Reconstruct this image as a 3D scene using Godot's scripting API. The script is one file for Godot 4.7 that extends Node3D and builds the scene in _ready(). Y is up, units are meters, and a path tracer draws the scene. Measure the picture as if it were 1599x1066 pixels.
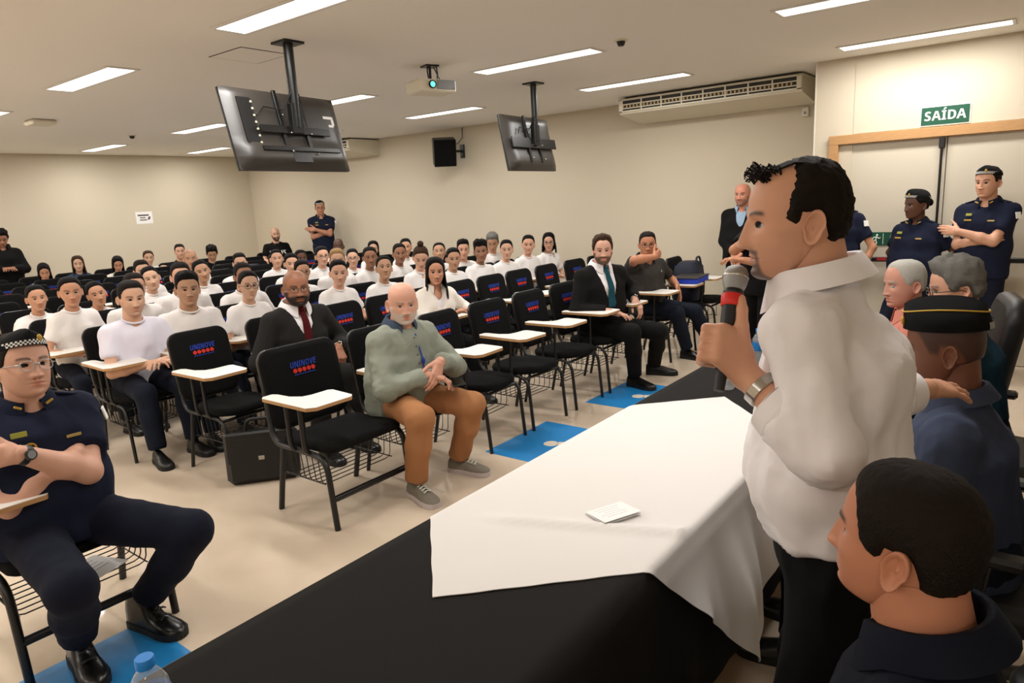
extends Node3D
# A lecture hall seen from behind the speakers' table: rows of tablet-arm chairs, an audience, guests and officers.
# Axes: the audience faces +X; the long side wall lies at -Z; the back wall at -X; y is up; metres.

class MB:
	# collects vertices, normals, colours and triangles of one mesh
	var v := PackedVector3Array()
	var n := PackedVector3Array()
	var c := PackedColorArray()
	var uv := PackedVector2Array()
	var ix := PackedInt32Array()
	var col := Color.WHITE

	func add(p: Vector3, nn: Vector3, u := Vector2.ZERO) -> int:
		v.append(p)
		n.append(nn)
		c.append(col)
		uv.append(u)
		return v.size() - 1

	func tri(a: int, b: int, d: int) -> void:
		if (v[b] - v[a]).cross(v[d] - v[a]).dot(n[a] + n[b] + n[d]) > 0.0:
			ix.append(a); ix.append(d); ix.append(b)
		else:
			ix.append(a); ix.append(b); ix.append(d)

	func quad(a: int, b: int, d: int, e: int) -> void:
		tri(a, b, d)
		tri(a, d, e)

	func flat(pts: Array, out: Vector3) -> void:
		# a flat polygon (convex), facing roughly "out"
		var nn: Vector3 = (pts[1] - pts[0]).cross(pts[2] - pts[0]).normalized()
		if nn.dot(out) < 0.0:
			nn = -nn
		var first := v.size()
		for p in pts:
			add(p, nn)
		for i in range(1, pts.size() - 1):
			tri(first, first + i, first + i + 1)

	func box(at: Vector3, size: Vector3, bev := 0.0, b := Basis()) -> void:
		var h := size * 0.5
		var pt := func(k: Vector3i, axis: int) -> Vector3:
			var q := Vector3(k) * (h - Vector3.ONE * bev)
			q[axis] = k[axis] * h[axis]
			return at + b * q
		for axis in 3:
			var o1 := (axis + 1) % 3
			var o2 := (axis + 2) % 3
			for s in [-1, 1]:
				var ps := []
				for m in [[-1, -1], [1, -1], [1, 1], [-1, 1]]:
					var k := Vector3i.ZERO
					k[axis] = s
					k[o1] = m[0]
					k[o2] = m[1]
					ps.append(pt.call(k, axis))
				var o := Vector3.ZERO
				o[axis] = s
				flat(ps, b * o)
			if bev > 0.0:
				for m in [[-1, -1], [1, -1], [1, 1], [-1, 1]]:
					var k1 := Vector3i.ZERO
					k1[axis] = -1
					k1[o1] = m[0]
					k1[o2] = m[1]
					var k2 := k1
					k2[axis] = 1
					var o := Vector3.ZERO
					o[o1] = m[0]
					o[o2] = m[1]
					flat([pt.call(k1, o1), pt.call(k1, o2), pt.call(k2, o2), pt.call(k2, o1)], b * o)
		if bev > 0.0:
			for x in [-1, 1]:
				for y in [-1, 1]:
					for z in [-1, 1]:
						var k := Vector3i(x, y, z)
						flat([pt.call(k, 0), pt.call(k, 1), pt.call(k, 2)], b * Vector3(k))

	func tube(pts: Array, r, sides := 8, caps := true) -> void:
		var count := pts.size()
		var t0: Vector3 = (pts[1] - pts[0]).normalized()
		var side := t0.cross(Vector3.UP if absf(t0.y) < 0.9 else Vector3.RIGHT).normalized()
		var rings := []
		for i in count:
			var t: Vector3 = (pts[mini(i + 1, count - 1)] - pts[maxi(i - 1, 0)]).normalized()
			side = (side - t * side.dot(t)).normalized()
			var up := t.cross(side)
			var rr: float = r[i] if r is Array else r
			var ring := []
			for k in sides:
				var a := TAU * k / sides
				var o := side * cos(a) + up * sin(a)
				ring.append(add(pts[i] + o * rr, o, Vector2(float(k) / sides, float(i) / (count - 1))))
			rings.append(ring)
			if caps and (i == 0 or i == count - 1):
				var o := -t if i == 0 else t
				var mid := add(pts[i], o)
				var rim := []
				for k in sides:
					rim.append(add(v[ring[k]], o))
				for k in sides:
					tri(mid, rim[k], rim[(k + 1) % sides])
		for i in count - 1:
			for k in sides:
				quad(rings[i][k], rings[i][(k + 1) % sides], rings[i + 1][(k + 1) % sides], rings[i + 1][k])

	func lathe(prof: Array, segs: int, at := Transform3D()) -> void:
		# prof: Vector2(radius, height) from bottom to top
		var dirs := []
		for i in prof.size() - 1:
			var d: Vector2 = prof[i + 1] - prof[i]
			dirs.append(Vector2(d.y, -d.x).normalized())
		for i in prof.size() - 1:
			var na: Vector2 = dirs[i]
			var nb: Vector2 = dirs[i]
			if i > 0 and dirs[i - 1].dot(dirs[i]) > 0.6:
				na = (dirs[i - 1] + dirs[i]).normalized()
			if i < dirs.size() - 1 and dirs[i + 1].dot(dirs[i]) > 0.6:
				nb = (dirs[i + 1] + dirs[i]).normalized()
			var lo := []
			var hi := []
			for k in segs + 1:
				var a := TAU * k / segs
				var ca := cos(a)
				var sa := sin(a)
				lo.append(add(at * Vector3(prof[i].x * ca, prof[i].y, prof[i].x * sa), at.basis * Vector3(na.x * ca, na.y, na.x * sa), Vector2(float(k) / segs, 1.0 - float(i) / (prof.size() - 1))))
				hi.append(add(at * Vector3(prof[i + 1].x * ca, prof[i + 1].y, prof[i + 1].x * sa), at.basis * Vector3(nb.x * ca, nb.y, nb.x * sa), Vector2(float(k) / segs, 1.0 - float(i + 1) / (prof.size() - 1))))
			for k in segs:
				quad(lo[k], lo[k + 1], hi[k + 1], hi[k])

	func slab(poly: PackedVector2Array, h: float, at := Transform3D(), top := true, sides := true) -> void:
		# a polygon in x and z, thickness h upward from y = 0
		if top:
			var t := Geometry2D.triangulate_polygon(poly)
			for s in [0.0, 1.0]:
				var first := v.size()
				for p in poly:
					add(at * Vector3(p.x, h * s, p.y), at.basis * (Vector3.UP if s > 0.0 else Vector3.DOWN))
				for i in range(0, t.size(), 3):
					tri(first + t[i], first + t[i + 1], first + t[i + 2])
		if sides:
			var mid := Vector2.ZERO
			for p in poly:
				mid += p / poly.size()
			var turn := 1.0 if not Geometry2D.is_polygon_clockwise(poly) else -1.0
			for i in poly.size():
				var p := poly[i]
				var q := poly[(i + 1) % poly.size()]
				var d := (q - p).normalized() * turn
				var nn := at.basis * Vector3(d.y, 0, -d.x)
				quad(add(at * Vector3(p.x, 0, p.y), nn), add(at * Vector3(q.x, 0, q.y), nn), add(at * Vector3(q.x, h, q.y), nn), add(at * Vector3(p.x, h, p.y), nn))

	func blob(at: Vector3, r: Vector3, seg := 12, b := Basis()) -> void:
		# an ellipsoid
		var rows := maxi(6, seg * 2 / 3)
		var prev := []
		for i in rows + 1:
			var e := PI * i / rows
			var row := []
			for k in seg:
				var a := TAU * k / seg
				var o := Vector3(sin(e) * cos(a), cos(e), sin(e) * sin(a))
				row.append(add(at + b * (o * r), (b * (o / r)).normalized()))
			if i > 0:
				for k in seg:
					quad(prev[k], prev[(k + 1) % seg], row[(k + 1) % seg], row[k])
			prev = row

	func sheet(rows: Array, wrap := false) -> void:
		# a grid of points, smooth; rows of equal length; faces the way of (along row) x (down rows)
		var nr := rows.size()
		var nc: int = rows[0].size()
		var first := v.size()
		for i in nr:
			for k in nc:
				var k0 := (k - 1 + nc) % nc if wrap else maxi(k - 1, 0)
				var k1 := (k + 1) % nc if wrap else mini(k + 1, nc - 1)
				var du: Vector3 = rows[i][k1] - rows[i][k0]
				var dv: Vector3 = rows[mini(i + 1, nr - 1)][k] - rows[maxi(i - 1, 0)][k]
				add(rows[i][k], du.cross(dv).normalized(), Vector2(float(k) / (nc - (0 if wrap else 1)), float(i) / (nr - 1)))
		for i in nr - 1:
			for k in (nc if wrap else nc - 1):
				var k2 := (k + 1) % nc
				quad(first + i * nc + k, first + i * nc + k2, first + (i + 1) * nc + k2, first + (i + 1) * nc + k)

	func shell(rows: Array, thick: float) -> void:
		# a sheet with thickness: front, back and rims
		var nr := rows.size()
		var nc: int = rows[0].size()
		var f := v.size()
		sheet(rows)
		var b := v.size()
		for i in nr * nc:
			add(v[f + i] - n[f + i] * thick, -n[f + i], uv[f + i])
		for i in nr - 1:
			for k in nc - 1:
				quad(b + i * nc + k, b + i * nc + k + 1, b + (i + 1) * nc + k + 1, b + (i + 1) * nc + k)
		var rim := []
		for k in nc: rim.append(k)
		for i in range(1, nr): rim.append(i * nc + nc - 1)
		for k in range(nc - 2, -1, -1): rim.append((nr - 1) * nc + k)
		for i in range(nr - 2, 0, -1): rim.append(i * nc)
		for j in rim.size():
			var p: int = rim[j]
			var q: int = rim[(j + 1) % rim.size()]
			var mid := v[f + nr / 2 * nc + nc / 2]
			var nn := ((v[f + q] - v[f + p]).cross(n[f + p])).normalized()
			if nn.dot(v[f + p] - mid) < 0.0:
				nn = -nn
			quad(add(v[f + p], nn), add(v[f + q], nn), add(v[b + q], nn), add(v[b + p], nn))

	func text(words: String, height: float, depth: float, at: Transform3D, slant := 0.0, bold := true) -> void:
		# lettering lying in x and y, its front towards +z, centred
		var font := SystemFont.new()
		font.font_names = PackedStringArray(["Droid Sans"])
		font.font_weight = 700 if bold else 400
		var t := TextMesh.new()
		t.text = words
		t.font = font
		t.font_size = 32
		t.pixel_size = height / 23.0
		t.depth = depth
		t.curve_step = 2.0
		var arr := t.get_mesh_arrays()
		var vv: PackedVector3Array = arr[Mesh.ARRAY_VERTEX]
		var nn: PackedVector3Array = arr[Mesh.ARRAY_NORMAL]
		var ii = arr[Mesh.ARRAY_INDEX]
		var first := v.size()
		for i in vv.size():
			add(at * Vector3(vv[i].x + slant * vv[i].y, vv[i].y, vv[i].z), (at.basis * nn[i]).normalized())
		if ii and ii.size():
			for i in range(0, ii.size(), 3):
				tri(first + ii[i], first + ii[i + 1], first + ii[i + 2])
		else:
			for i in range(0, vv.size(), 3):
				tri(first + i, first + i + 1, first + i + 2)

	func rewind(from := 0) -> void:
		# turns every triangle from that index on to match its normals
		var old := ix.slice(from)
		ix.resize(from)
		for i in range(0, old.size(), 3):
			tri(old[i], old[i + 1], old[i + 2])

	func merge(o: MB, t := Transform3D()) -> void:
		var first := v.size()
		for i in o.v.size():
			v.append(t * o.v[i])
			n.append((t.basis * o.n[i]).normalized())
		c.append_array(o.c)
		uv.append_array(o.uv)
		for i in o.ix:
			ix.append(first + i)

	func mesh(colours := false) -> ArrayMesh:
		var a := []
		a.resize(Mesh.ARRAY_MAX)
		a[Mesh.ARRAY_VERTEX] = v
		a[Mesh.ARRAY_NORMAL] = n
		a[Mesh.ARRAY_TEX_UV] = uv
		if colours:
			a[Mesh.ARRAY_COLOR] = c
		a[Mesh.ARRAY_INDEX] = ix
		var m := ArrayMesh.new()
		m.add_surface_from_arrays(Mesh.PRIMITIVE_TRIANGLES, a)
		return m


class Blobs:
	# rounded, tapering limbs joined smoothly on a grid and meshed as surface nets
	var ps := []
	func limb(a: Vector3, b: Vector3, ra: float, rb: float, k := 0.03, sc := Vector3.ONE, cut_at = null, cut_dir := Vector3.ZERO, op := 0) -> void:
		ps.append([a, b, ra, rb, k, sc, cut_at, cut_dir, op])
	func carve(a: Vector3, b: Vector3, ra: float, rb: float, k := 0.01, sc := Vector3.ONE) -> void:
		ps.append([a, b, ra, rb, k, sc, null, Vector3.ZERO, 1])

	func build(cell: float, out: MB) -> void:
		var lo := Vector3.ONE * 1e9
		var hi := -lo
		for p in ps:
			if p[8] == 1:
				continue
			for e in [[p[0], p[2]], [p[1], p[3]]]:
				var q: Vector3 = e[0]
				var w: Vector3 = Vector3.ONE * float(e[1]) / p[5]
				lo = lo.min(q - w)
				hi = hi.max(q + w)
		lo -= Vector3.ONE * cell * 3.0
		hi += Vector3.ONE * cell * 3.0
		var dim := Vector3i(((hi - lo) / cell).ceil()) + Vector3i.ONE
		var nx := dim.x
		var ny := dim.y
		var nz := dim.z
		var nxy := nx * ny
		var g := PackedFloat32Array()
		g.resize(nx * ny * nz)
		g.fill(1.0)
		for p in ps:
			var a: Vector3 = p[0]
			var sc: Vector3 = p[5]
			var ab: Vector3 = (p[1] - a) * sc
			var ra: float = p[2]
			var rb: float = p[3]
			var dr := rb - ra
			var k: float = p[4]
			var cut: bool = p[6] != null
			var cn: Vector3 = p[7]
			var cd := 0.0
			if cut:
				cd = cn.dot(p[6])
			var sub: bool = p[8] == 1
			var end: Vector3 = p[1]
			var w: Vector3 = (Vector3.ONE * (maxf(ra, rb) + k)) / sc + Vector3.ONE * cell * 2.5
			var l3 := Vector3i(((a.min(end) - w - lo) / cell).floor()).clamp(Vector3i.ZERO, dim - Vector3i.ONE)
			var h3 := Vector3i(((a.max(end) + w - lo) / cell).ceil()).clamp(Vector3i.ZERO, dim - Vector3i.ONE)
			var inv := 1.0 / maxf(ab.length_squared(), 1e-9)
			var k4 := 0.25 / k
			for iz in range(l3.z, h3.z + 1):
				for iy in range(l3.y, h3.y + 1):
					var at := iz * nxy + iy * nx + l3.x
					var pt := Vector3(lo.x + l3.x * cell, lo.y + iy * cell, lo.z + iz * cell)
					for ixx in range(l3.x, h3.x + 1):
						var q := (pt - a) * sc
						var t := clampf(q.dot(ab) * inv, 0.0, 1.0)
						var d := (q - ab * t).length() - ra - dr * t
						if cut:
							d = maxf(d, cn.dot(pt) - cd)
						var o := g[at]
						if sub:
							d = -d
							var e := k - absf(o - d)
							g[at] = maxf(o, d) + (e * e * k4 if e > 0.0 else 0.0)
						else:
							var e := k - absf(o - d)
							g[at] = minf(o, d) - (e * e * k4 if e > 0.0 else 0.0)
						at += 1
						pt.x += cell
		var ids := PackedInt32Array()
		ids.resize(g.size())
		ids.fill(-1)
		var near := cell * 1.8
		var c100 := 1
		var c010 := nx
		var c001 := nxy
		var used := PackedInt32Array()
		for iz in nz - 1:
			for iy in ny - 1:
				var at := iz * nxy + iy * nx
				for ixx in nx - 1:
					var v0 := g[at]
					if v0 < near and v0 > -near:
						var v1 := g[at + 1]
						var v2 := g[at + c010]
						var v3 := g[at + c010 + 1]
						var v4 := g[at + c001]
						var v5 := g[at + c001 + 1]
						var v6 := g[at + c001 + c010]
						var v7 := g[at + c001 + c010 + 1]
						var neg := int(v0 < 0.0) + int(v1 < 0.0) + int(v2 < 0.0) + int(v3 < 0.0) + int(v4 < 0.0) + int(v5 < 0.0) + int(v6 < 0.0) + int(v7 < 0.0)
						if neg > 0 and neg < 8:
							var s := Vector3.ZERO
							var m := 0
							if (v0 < 0.0) != (v1 < 0.0): s += Vector3(v0 / (v0 - v1), 0, 0); m += 1
							if (v2 < 0.0) != (v3 < 0.0): s += Vector3(v2 / (v2 - v3), 1, 0); m += 1
							if (v4 < 0.0) != (v5 < 0.0): s += Vector3(v4 / (v4 - v5), 0, 1); m += 1
							if (v6 < 0.0) != (v7 < 0.0): s += Vector3(v6 / (v6 - v7), 1, 1); m += 1
							if (v0 < 0.0) != (v2 < 0.0): s += Vector3(0, v0 / (v0 - v2), 0); m += 1
							if (v1 < 0.0) != (v3 < 0.0): s += Vector3(1, v1 / (v1 - v3), 0); m += 1
							if (v4 < 0.0) != (v6 < 0.0): s += Vector3(0, v4 / (v4 - v6), 1); m += 1
							if (v5 < 0.0) != (v7 < 0.0): s += Vector3(1, v5 / (v5 - v7), 1); m += 1
							if (v0 < 0.0) != (v4 < 0.0): s += Vector3(0, 0, v0 / (v0 - v4)); m += 1
							if (v1 < 0.0) != (v5 < 0.0): s += Vector3(1, 0, v1 / (v1 - v5)); m += 1
							if (v2 < 0.0) != (v6 < 0.0): s += Vector3(0, 1, v2 / (v2 - v6)); m += 1
							if (v3 < 0.0) != (v7 < 0.0): s += Vector3(1, 1, v3 / (v3 - v7)); m += 1
							s /= m
							var gr := Vector3(v1 + v3 + v5 + v7 - v0 - v2 - v4 - v6, v2 + v3 + v6 + v7 - v0 - v1 - v4 - v5, v4 + v5 + v6 + v7 - v0 - v1 - v2 - v3)
							ids[at] = out.add(lo + (Vector3(ixx, iy, iz) + s) * cell, gr.normalized())
							used.append(at)
					at += 1
		for at in used:
			var v0 := g[at]
			# edges that leave this corner; the four cells round each edge
			if (v0 < 0.0) != (g[at + c100] < 0.0):
				_face(out, ids, at, at - c010, at - c010 - c001, at - c001)
			if (v0 < 0.0) != (g[at + c010] < 0.0):
				_face(out, ids, at, at - c001, at - c001 - c100, at - c100)
			if (v0 < 0.0) != (g[at + c001] < 0.0):
				_face(out, ids, at, at - c100, at - c100 - c010, at - c010)

	func _face(out: MB, ids: PackedInt32Array, a: int, b: int, c: int, d: int) -> void:
		if ids[a] >= 0 and ids[b] >= 0 and ids[c] >= 0 and ids[d] >= 0:
			out.quad(ids[a], ids[b], ids[c], ids[d])


# ---------------------------------------------------------------- nodes, names, materials
var taken := {}
var M := {}
var rng := RandomNumberGenerator.new()

func numbered(called: String) -> String:
	var k: int = taken.get(called, 0)
	taken[called] = k + 1
	return called if k == 0 else "%s_%03d" % [called, k]

func tag(o: Node, label: String, category: String, group := "") -> Node:
	o.set_meta("label", label)
	o.set_meta("category", category)
	if group:
		o.set_meta("group", group)
	return o

func thing(called: String, label: String, category: String, at := Vector3.ZERO, turn := 0.0, group := "") -> Node3D:
	var o := Node3D.new()
	o.name = numbered(called)
	add_child(o)
	o.position = at
	o.rotation.y = turn
	tag(o, label, category, group)
	return o

func part(called: String, mb: MB, m: Material, parent: Node, colours := false) -> MeshInstance3D:
	var o := MeshInstance3D.new()
	o.name = called
	o.mesh = mb.mesh(colours)
	o.material_override = m
	parent.add_child(o, true)
	return o

func struct(called: String, mb: MB, m: Material, parent: Node = null) -> MeshInstance3D:
	var o := MeshInstance3D.new()
	o.name = numbered(called) if parent == null else called
	o.mesh = mb.mesh()
	o.material_override = m
	if parent == null:
		add_child(o)
		o.set_meta("kind", "structure")
	else:
		parent.add_child(o, true)
	return o

func copy(o: Node3D, called: String, label: String, at: Vector3, turn: float, group := "") -> Node3D:
	var c: Node3D = o.duplicate()
	c.name = numbered(called)
	add_child(c)
	c.position = at
	c.rotation.y = turn
	c.set_meta("label", label)
	if group:
		c.set_meta("group", group)
	return c

func mat(called: String, colour: Color, rough := 0.8, metal := 0.0, spec := 0.5) -> StandardMaterial3D:
	var m := StandardMaterial3D.new()
	m.resource_name = called
	m.albedo_color = colour
	m.roughness = rough
	m.metallic = metal
	m.metallic_specular = spec
	M[called] = m
	return m

func noise_tex(freq: float, size := 256, as_normal := 0.0, ramp = null, kind := FastNoiseLite.TYPE_SIMPLEX_SMOOTH, octaves := 4, seed_ := 1) -> NoiseTexture2D:
	var f := FastNoiseLite.new()
	f.noise_type = kind
	f.frequency = freq
	f.fractal_octaves = octaves
	f.seed = seed_
	var t := NoiseTexture2D.new()
	t.width = size
	t.height = size
	t.seamless = true
	t.noise = f
	if as_normal > 0.0:
		t.as_normal_map = true
		t.bump_strength = as_normal
	if ramp:
		t.color_ramp = ramp
	return t

func ramp2(a: Color, b: Color) -> Gradient:
	var g := Gradient.new()
	g.set_color(0, a)
	g.set_color(1, b)
	return g

func bumpy(m: StandardMaterial3D, t: Texture2D, strength: float, scale: float) -> void:
	m.normal_enabled = true
	m.normal_texture = t
	m.normal_scale = strength
	m.uv1_triplanar = true
	m.uv1_scale = Vector3.ONE * scale

func rounded(w: float, h: float, r: float, steps := 5) -> PackedVector2Array:
	var p := PackedVector2Array()
	for q in 4:
		var c := Vector2((w / 2 - r) * [1, -1, -1, 1][q], (h / 2 - r) * [1, 1, -1, -1][q])
		for i in steps + 1:
			p.append(c + Vector2.from_angle(PI / 2 * (q + float(i) / steps)) * r)
	return p

func bend(pts: Array, r: float, steps := 5) -> Array:
	# rounds the inner corners of a polyline
	var out := [pts[0]]
	for i in range(1, pts.size() - 1):
		var p: Vector3 = pts[i]
		var a: Vector3 = pts[i - 1] - p
		var b: Vector3 = pts[i + 1] - p
		var ra := minf(r, a.length() * 0.49)
		var rb := minf(r, b.length() * 0.49)
		var s := p + a.normalized() * ra
		var e := p + b.normalized() * rb
		for k in steps + 1:
			var t := float(k) / steps
			out.append(s.lerp(p, t).lerp(p.lerp(e, t), t))
	out.append(pts[-1])
	return out

func lin(c: Color) -> Color:
	return c.srgb_to_linear()

func sstep(a: float, b: float, x: float) -> float:
	var t := clampf((x - a) / (b - a), 0.0, 1.0)
	return t * t * (3.0 - 2.0 * t)

func ga(x: float, w: float) -> float:
	var q := x / w
	return exp(-q * q)

func facing(d: Vector3) -> float:
	return atan2(d.x, d.z)

# ---------------------------------------------------------------- people
# A head is a loft of rings (chin to crown) with sculpted features; eye level is y = 0, the face looks along +z.
const HEAD := [
	[0.125, 0.0, 0.0, 0.0], [0.119, 0.034, 0.040, 0.046], [0.104, 0.056, 0.066, 0.074], [0.076, 0.0705, 0.087, 0.093], [0.042, 0.0765, 0.0955, 0.101],
	[0.004, 0.0755, 0.0945, 0.099], [-0.032, 0.072, 0.0935, 0.088], [-0.062, 0.0645, 0.0915, 0.066], [-0.086, 0.0555, 0.0885, 0.045],
	[-0.104, 0.044, 0.083, 0.026], [-0.115, 0.028, 0.071, 0.01], [-0.119, 0.0, 0.045, -0.045]]

func head_ring(s: float, o: Array) -> void:
	var i := clampi(int(s), 0, HEAD.size() - 2)
	var t := s - i
	for k in 4:
		var p1: float = HEAD[i][k]
		var p2: float = HEAD[i + 1][k]
		var p0: float = HEAD[i - 1][k] if i > 0 else 2.0 * p1 - p2
		var p3: float = HEAD[i + 2][k] if i + 2 < HEAD.size() else 2.0 * p2 - p1
		if i == 0 and k > 0:
			p0 = -p2
		o[k] = 0.5 * (2.0 * p1 + (p2 - p0) * t + (2.0 * p0 - 5.0 * p1 + 4.0 * p2 - p3) * t * t + (3.0 * p1 - p0 - 3.0 * p2 + p3) * t * t * t)
	if s < 1.0:
		var e := sqrt(clampf(s, 0.0, 1.0))
		for k in range(1, 4):
			o[k] = lerpf(0.0, HEAD[1][k], e)

func head_base(ring: Array, a: float, face: Dictionary) -> Vector3:
	var y: float = ring[0]
	var ca := cos(a)
	var sa := sin(a)
	var jaw: float = sstep(-0.02, -0.09, y)
	var w: float = ring[1] * (1.0 + (face.get("jaw", 1.0) - 1.0) * jaw) * face.get("wide", 1.0) * 1.045
	var x := w * signf(sa) * pow(absf(sa), 0.92)
	var z: float = (ring[2] if ca > 0.0 else ring[3] * face.get("back", 1.0)) * signf(ca) * pow(absf(ca), 0.94)
	if y < -0.03:
		y += (-0.03 - y) * 0.75 * sstep(0.35, -0.55, ca)
	return Vector3(x, y, z)

const FLAT_SET := [0.0, 1.0]

func head_rows(count: int) -> Array:
	# ring parameters, closer together over the face
	var out := []
	for i in count + 1:
		var t := float(i) / count
		out.append(t * 11.0 + 0.75 * sin(TAU * t) * (1.0 if t > 0.5 else 0.6))
	return out

func add_head(mb: MB, at: Transform3D, face: Dictionary, na: int, nr: int) -> void:
	var skin: Color = face.skin
	var lip: Color = face.get("lip", Color(skin.r * 0.78, skin.g * 0.52, skin.b * 0.5))
	var brow: Color = face.get("brow", Color(0.02, 0.014, 0.01))
	var beard: float = face.get("beard", 0.0)
	var goatee: float = face.get("goatee", 0.0)
	var bcol: Color = face.get("beard_colour", brow)
	var nose: float = face.get("nose", 1.0)
	var shut: bool = face.get("down", false)
	var ring := [0.0, 0.0, 0.0, 0.0]
	var pos := []
	var cols := []
	var buzz: float = face.get("buzz", 0.0)
	for s in head_rows(nr):
		head_ring(s, ring)
		var row := []
		var crow := []
		for i in na:
			var u := 2.0 * i / na - 1.0
			var a := PI * signf(u) * pow(absf(u), 1.3)
			var p := head_base(ring, a, face)
			var col := skin
			var front := sstep(0.05, 0.5, cos(a))
			if front > 0.0 and p.y < 0.08:
				var x: float = p.x / (face.get("wide", 1.0) * 1.03)
				var ax := absf(x)
				var y := p.y
				var dz := 0.0058 * ga(ax - 0.028, 0.02) * ga(y - 0.022, 0.008)
				dz -= 0.0125 * ga(ax - 0.030, 0.0145) * ga(y - 0.001, 0.0105)
				dz += 0.0065 * ga(ax - 0.032, 0.010) * ga(y + 0.0005, 0.0065)
				var t := clampf((0.014 - y) / 0.055, 0.0, 1.0)
				var nh := lerpf(0.005, 0.0225, pow(t, 1.05)) * nose * sstep(-0.054, -0.043, y) * sstep(0.03, 0.005, y)
				dz += nh * ga(x, lerpf(0.0080, 0.0140, t))
				dz += 0.009 * nose * ga(ax - 0.0135, 0.0065) * ga(y + 0.041, 0.007)
				dz += 0.004 * ga(ax - 0.045, 0.02) * ga(y + 0.028, 0.02)
				dz += 0.0055 * ga(x, 0.021) * ga(y + 0.0635, 0.005) + 0.0065 * ga(x, 0.018) * ga(y + 0.0755, 0.0065)
				dz -= 0.006 * ga(x, 0.025) * ga(y + 0.0692, 0.0024)
				dz -= 0.010 * ga(ax - 0.0075, 0.0040) * ga(y + 0.0500, 0.0030)
				dz += 0.007 * ga(x, 0.019) * ga(y + 0.103, 0.013) - 0.0035 * ga(x, 0.022) * ga(y + 0.0885, 0.006)
				p.z += dz * front
				# colour of lips, brows, eyes and beard
				var lm := ga(x, 0.0235) * maxf(ga(y + 0.0635, 0.0052), ga(y + 0.0755, 0.0068))
				col = col.lerp(lip, clampf(lm * 1.5 - 0.35, 0.0, 1.0))
				if beard > 0.0 or goatee > 0.0:
					var bm := beard * sstep(-0.030, -0.058, y + 0.15 * (ax - 0.05) + 0.02 * sstep(0.03, 0.06, ax) * 0.0 - 0.35 * sstep(0.055, 0.075, ax) * 0.08)
					bm = maxf(bm, beard * sstep(0.058, 0.068, ax) * sstep(0.0, -0.02, y))
					bm = maxf(bm, goatee * sstep(0.034, 0.027, ax) * sstep(-0.046, -0.054, y))
					bm *= 1.0 - clampf(lm * 2.2 - 0.4, 0.0, 1.0)
					if y > -0.054: bm *= sstep(0.010, 0.016, ax) if beard > 0.0 and y > -0.05 else 1.0
					col = col.lerp(bcol, clampf(bm, 0.0, 1.0))
					p += Vector3(x * 0.06, -0.001, 0.003) * bm * face.get("beard_thick", 1.0)
				var arch := 0.0265 - 9.0 * (ax - 0.034) * (ax - 0.034)
				if ax > 0.010 and ax < 0.055:
					col = col.lerp(brow, 0.95 * ga(y - arch, 0.0048) * sstep(0.010, 0.016, ax) * sstep(0.055, 0.047, ax))
				var ex := (ax - 0.0315) / 0.0142
				if shut:
					col = col.lerp(brow, 0.75 * ga(y + 0.004, 0.0022) * sstep(1.1, 0.8, absf(ex)))
				else:
					var ey := y / (0.0046 * sqrt(maxf(0.05, 1.0 - ex * ex * 0.8)))
					if absf(ex) < 1.0 and absf(ey) < 1.0:
						var iris := Vector2(x - signf(x) * 0.0315 - face.get("gaze", 0.0), y).length()
						col = Color(0.42, 0.38, 0.35).lerp(Color(0.02, 0.013, 0.01), sstep(0.0074, 0.0058, iris))
					elif absf(ex) < 1.12 and ey > 0.0:
						col = col.lerp(Color(0.015, 0.01, 0.01), 0.8 * ga(ey - 1.25, 0.45))
			if buzz > 0.0 and hairline("short", a, p.y) > 0.0:
				col = col.lerp(bcol, buzz * sstep(0.0, 0.02, hairline("short", a, p.y)))
			row.append(p)
			crow.append(col)
		pos.append(row)
		cols.append(crow)
	var tmp := MB.new()
	tmp.sheet(pos, true)
	for r in pos.size():
		for i in na:
			tmp.c[r * na + i] = cols[r][i]
	# normals of a closed loft must look outward
	for i in tmp.v.size():
		if tmp.n[i].dot(tmp.v[i] - Vector3(0, 0.0, -0.01)) < 0.0:
			tmp.n[i] = -tmp.n[i]
	for k in na:
		tmp.n[k] = Vector3.UP
		tmp.n[tmp.v.size() - 1 - k] = Vector3.DOWN
	tmp.ix.clear()
	var nrr := pos.size()
	for r in nrr - 1:
		for k in na:
			var k2 := (k + 1) % na
			tmp.quad(r * na + k, r * na + k2, (r + 1) * na + k2, (r + 1) * na + k)
	# ears
	for sgn in [-1.0, 1.0]:
		tmp.col = skin
		var w := 0.0775 * float(face.get("wide", 1.0))
		var rows := []
		var seg := 14 if na < 90 else 22
		var ears: float = face.get("ears", 0.9)
		for j in 8:
			var r: float = [0.02, 0.3, 0.55, 0.74, 0.9, 1.0, 0.97, 0.6][j]
			var out: float = [0.004, 0.003, 0.005, 0.013, 0.018, 0.014, 0.005, -0.004][j]
			var rr := []
			for k in seg:
				var a := TAU * k / seg
				var lobe := 1.0 if sin(a) > -0.2 else 0.8
				rr.append(Vector3(sgn * (w - 0.002 + out * ears * (0.75 + 0.4 * -cos(a))), -0.012 + 0.033 * ears * sin(a) * r + 0.002, -0.012 + 0.0195 * ears * cos(a) * r * lobe - 0.006 * sin(a) * r))
			rows.append(rr)
		var f := tmp.v.size()
		tmp.sheet(rows, true)
		for i in range(f, tmp.v.size()):
			var j := (i - f) / seg
			var want := Vector3(sgn, 0, 0) if j < 5 else (tmp.v[i] - Vector3(sgn * w, -0.012, -0.012))
			if tmp.n[i].dot(want) < 0.0:
				tmp.n[i] = -tmp.n[i]
	tmp.rewind()
	mb.merge(tmp, at)

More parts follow.
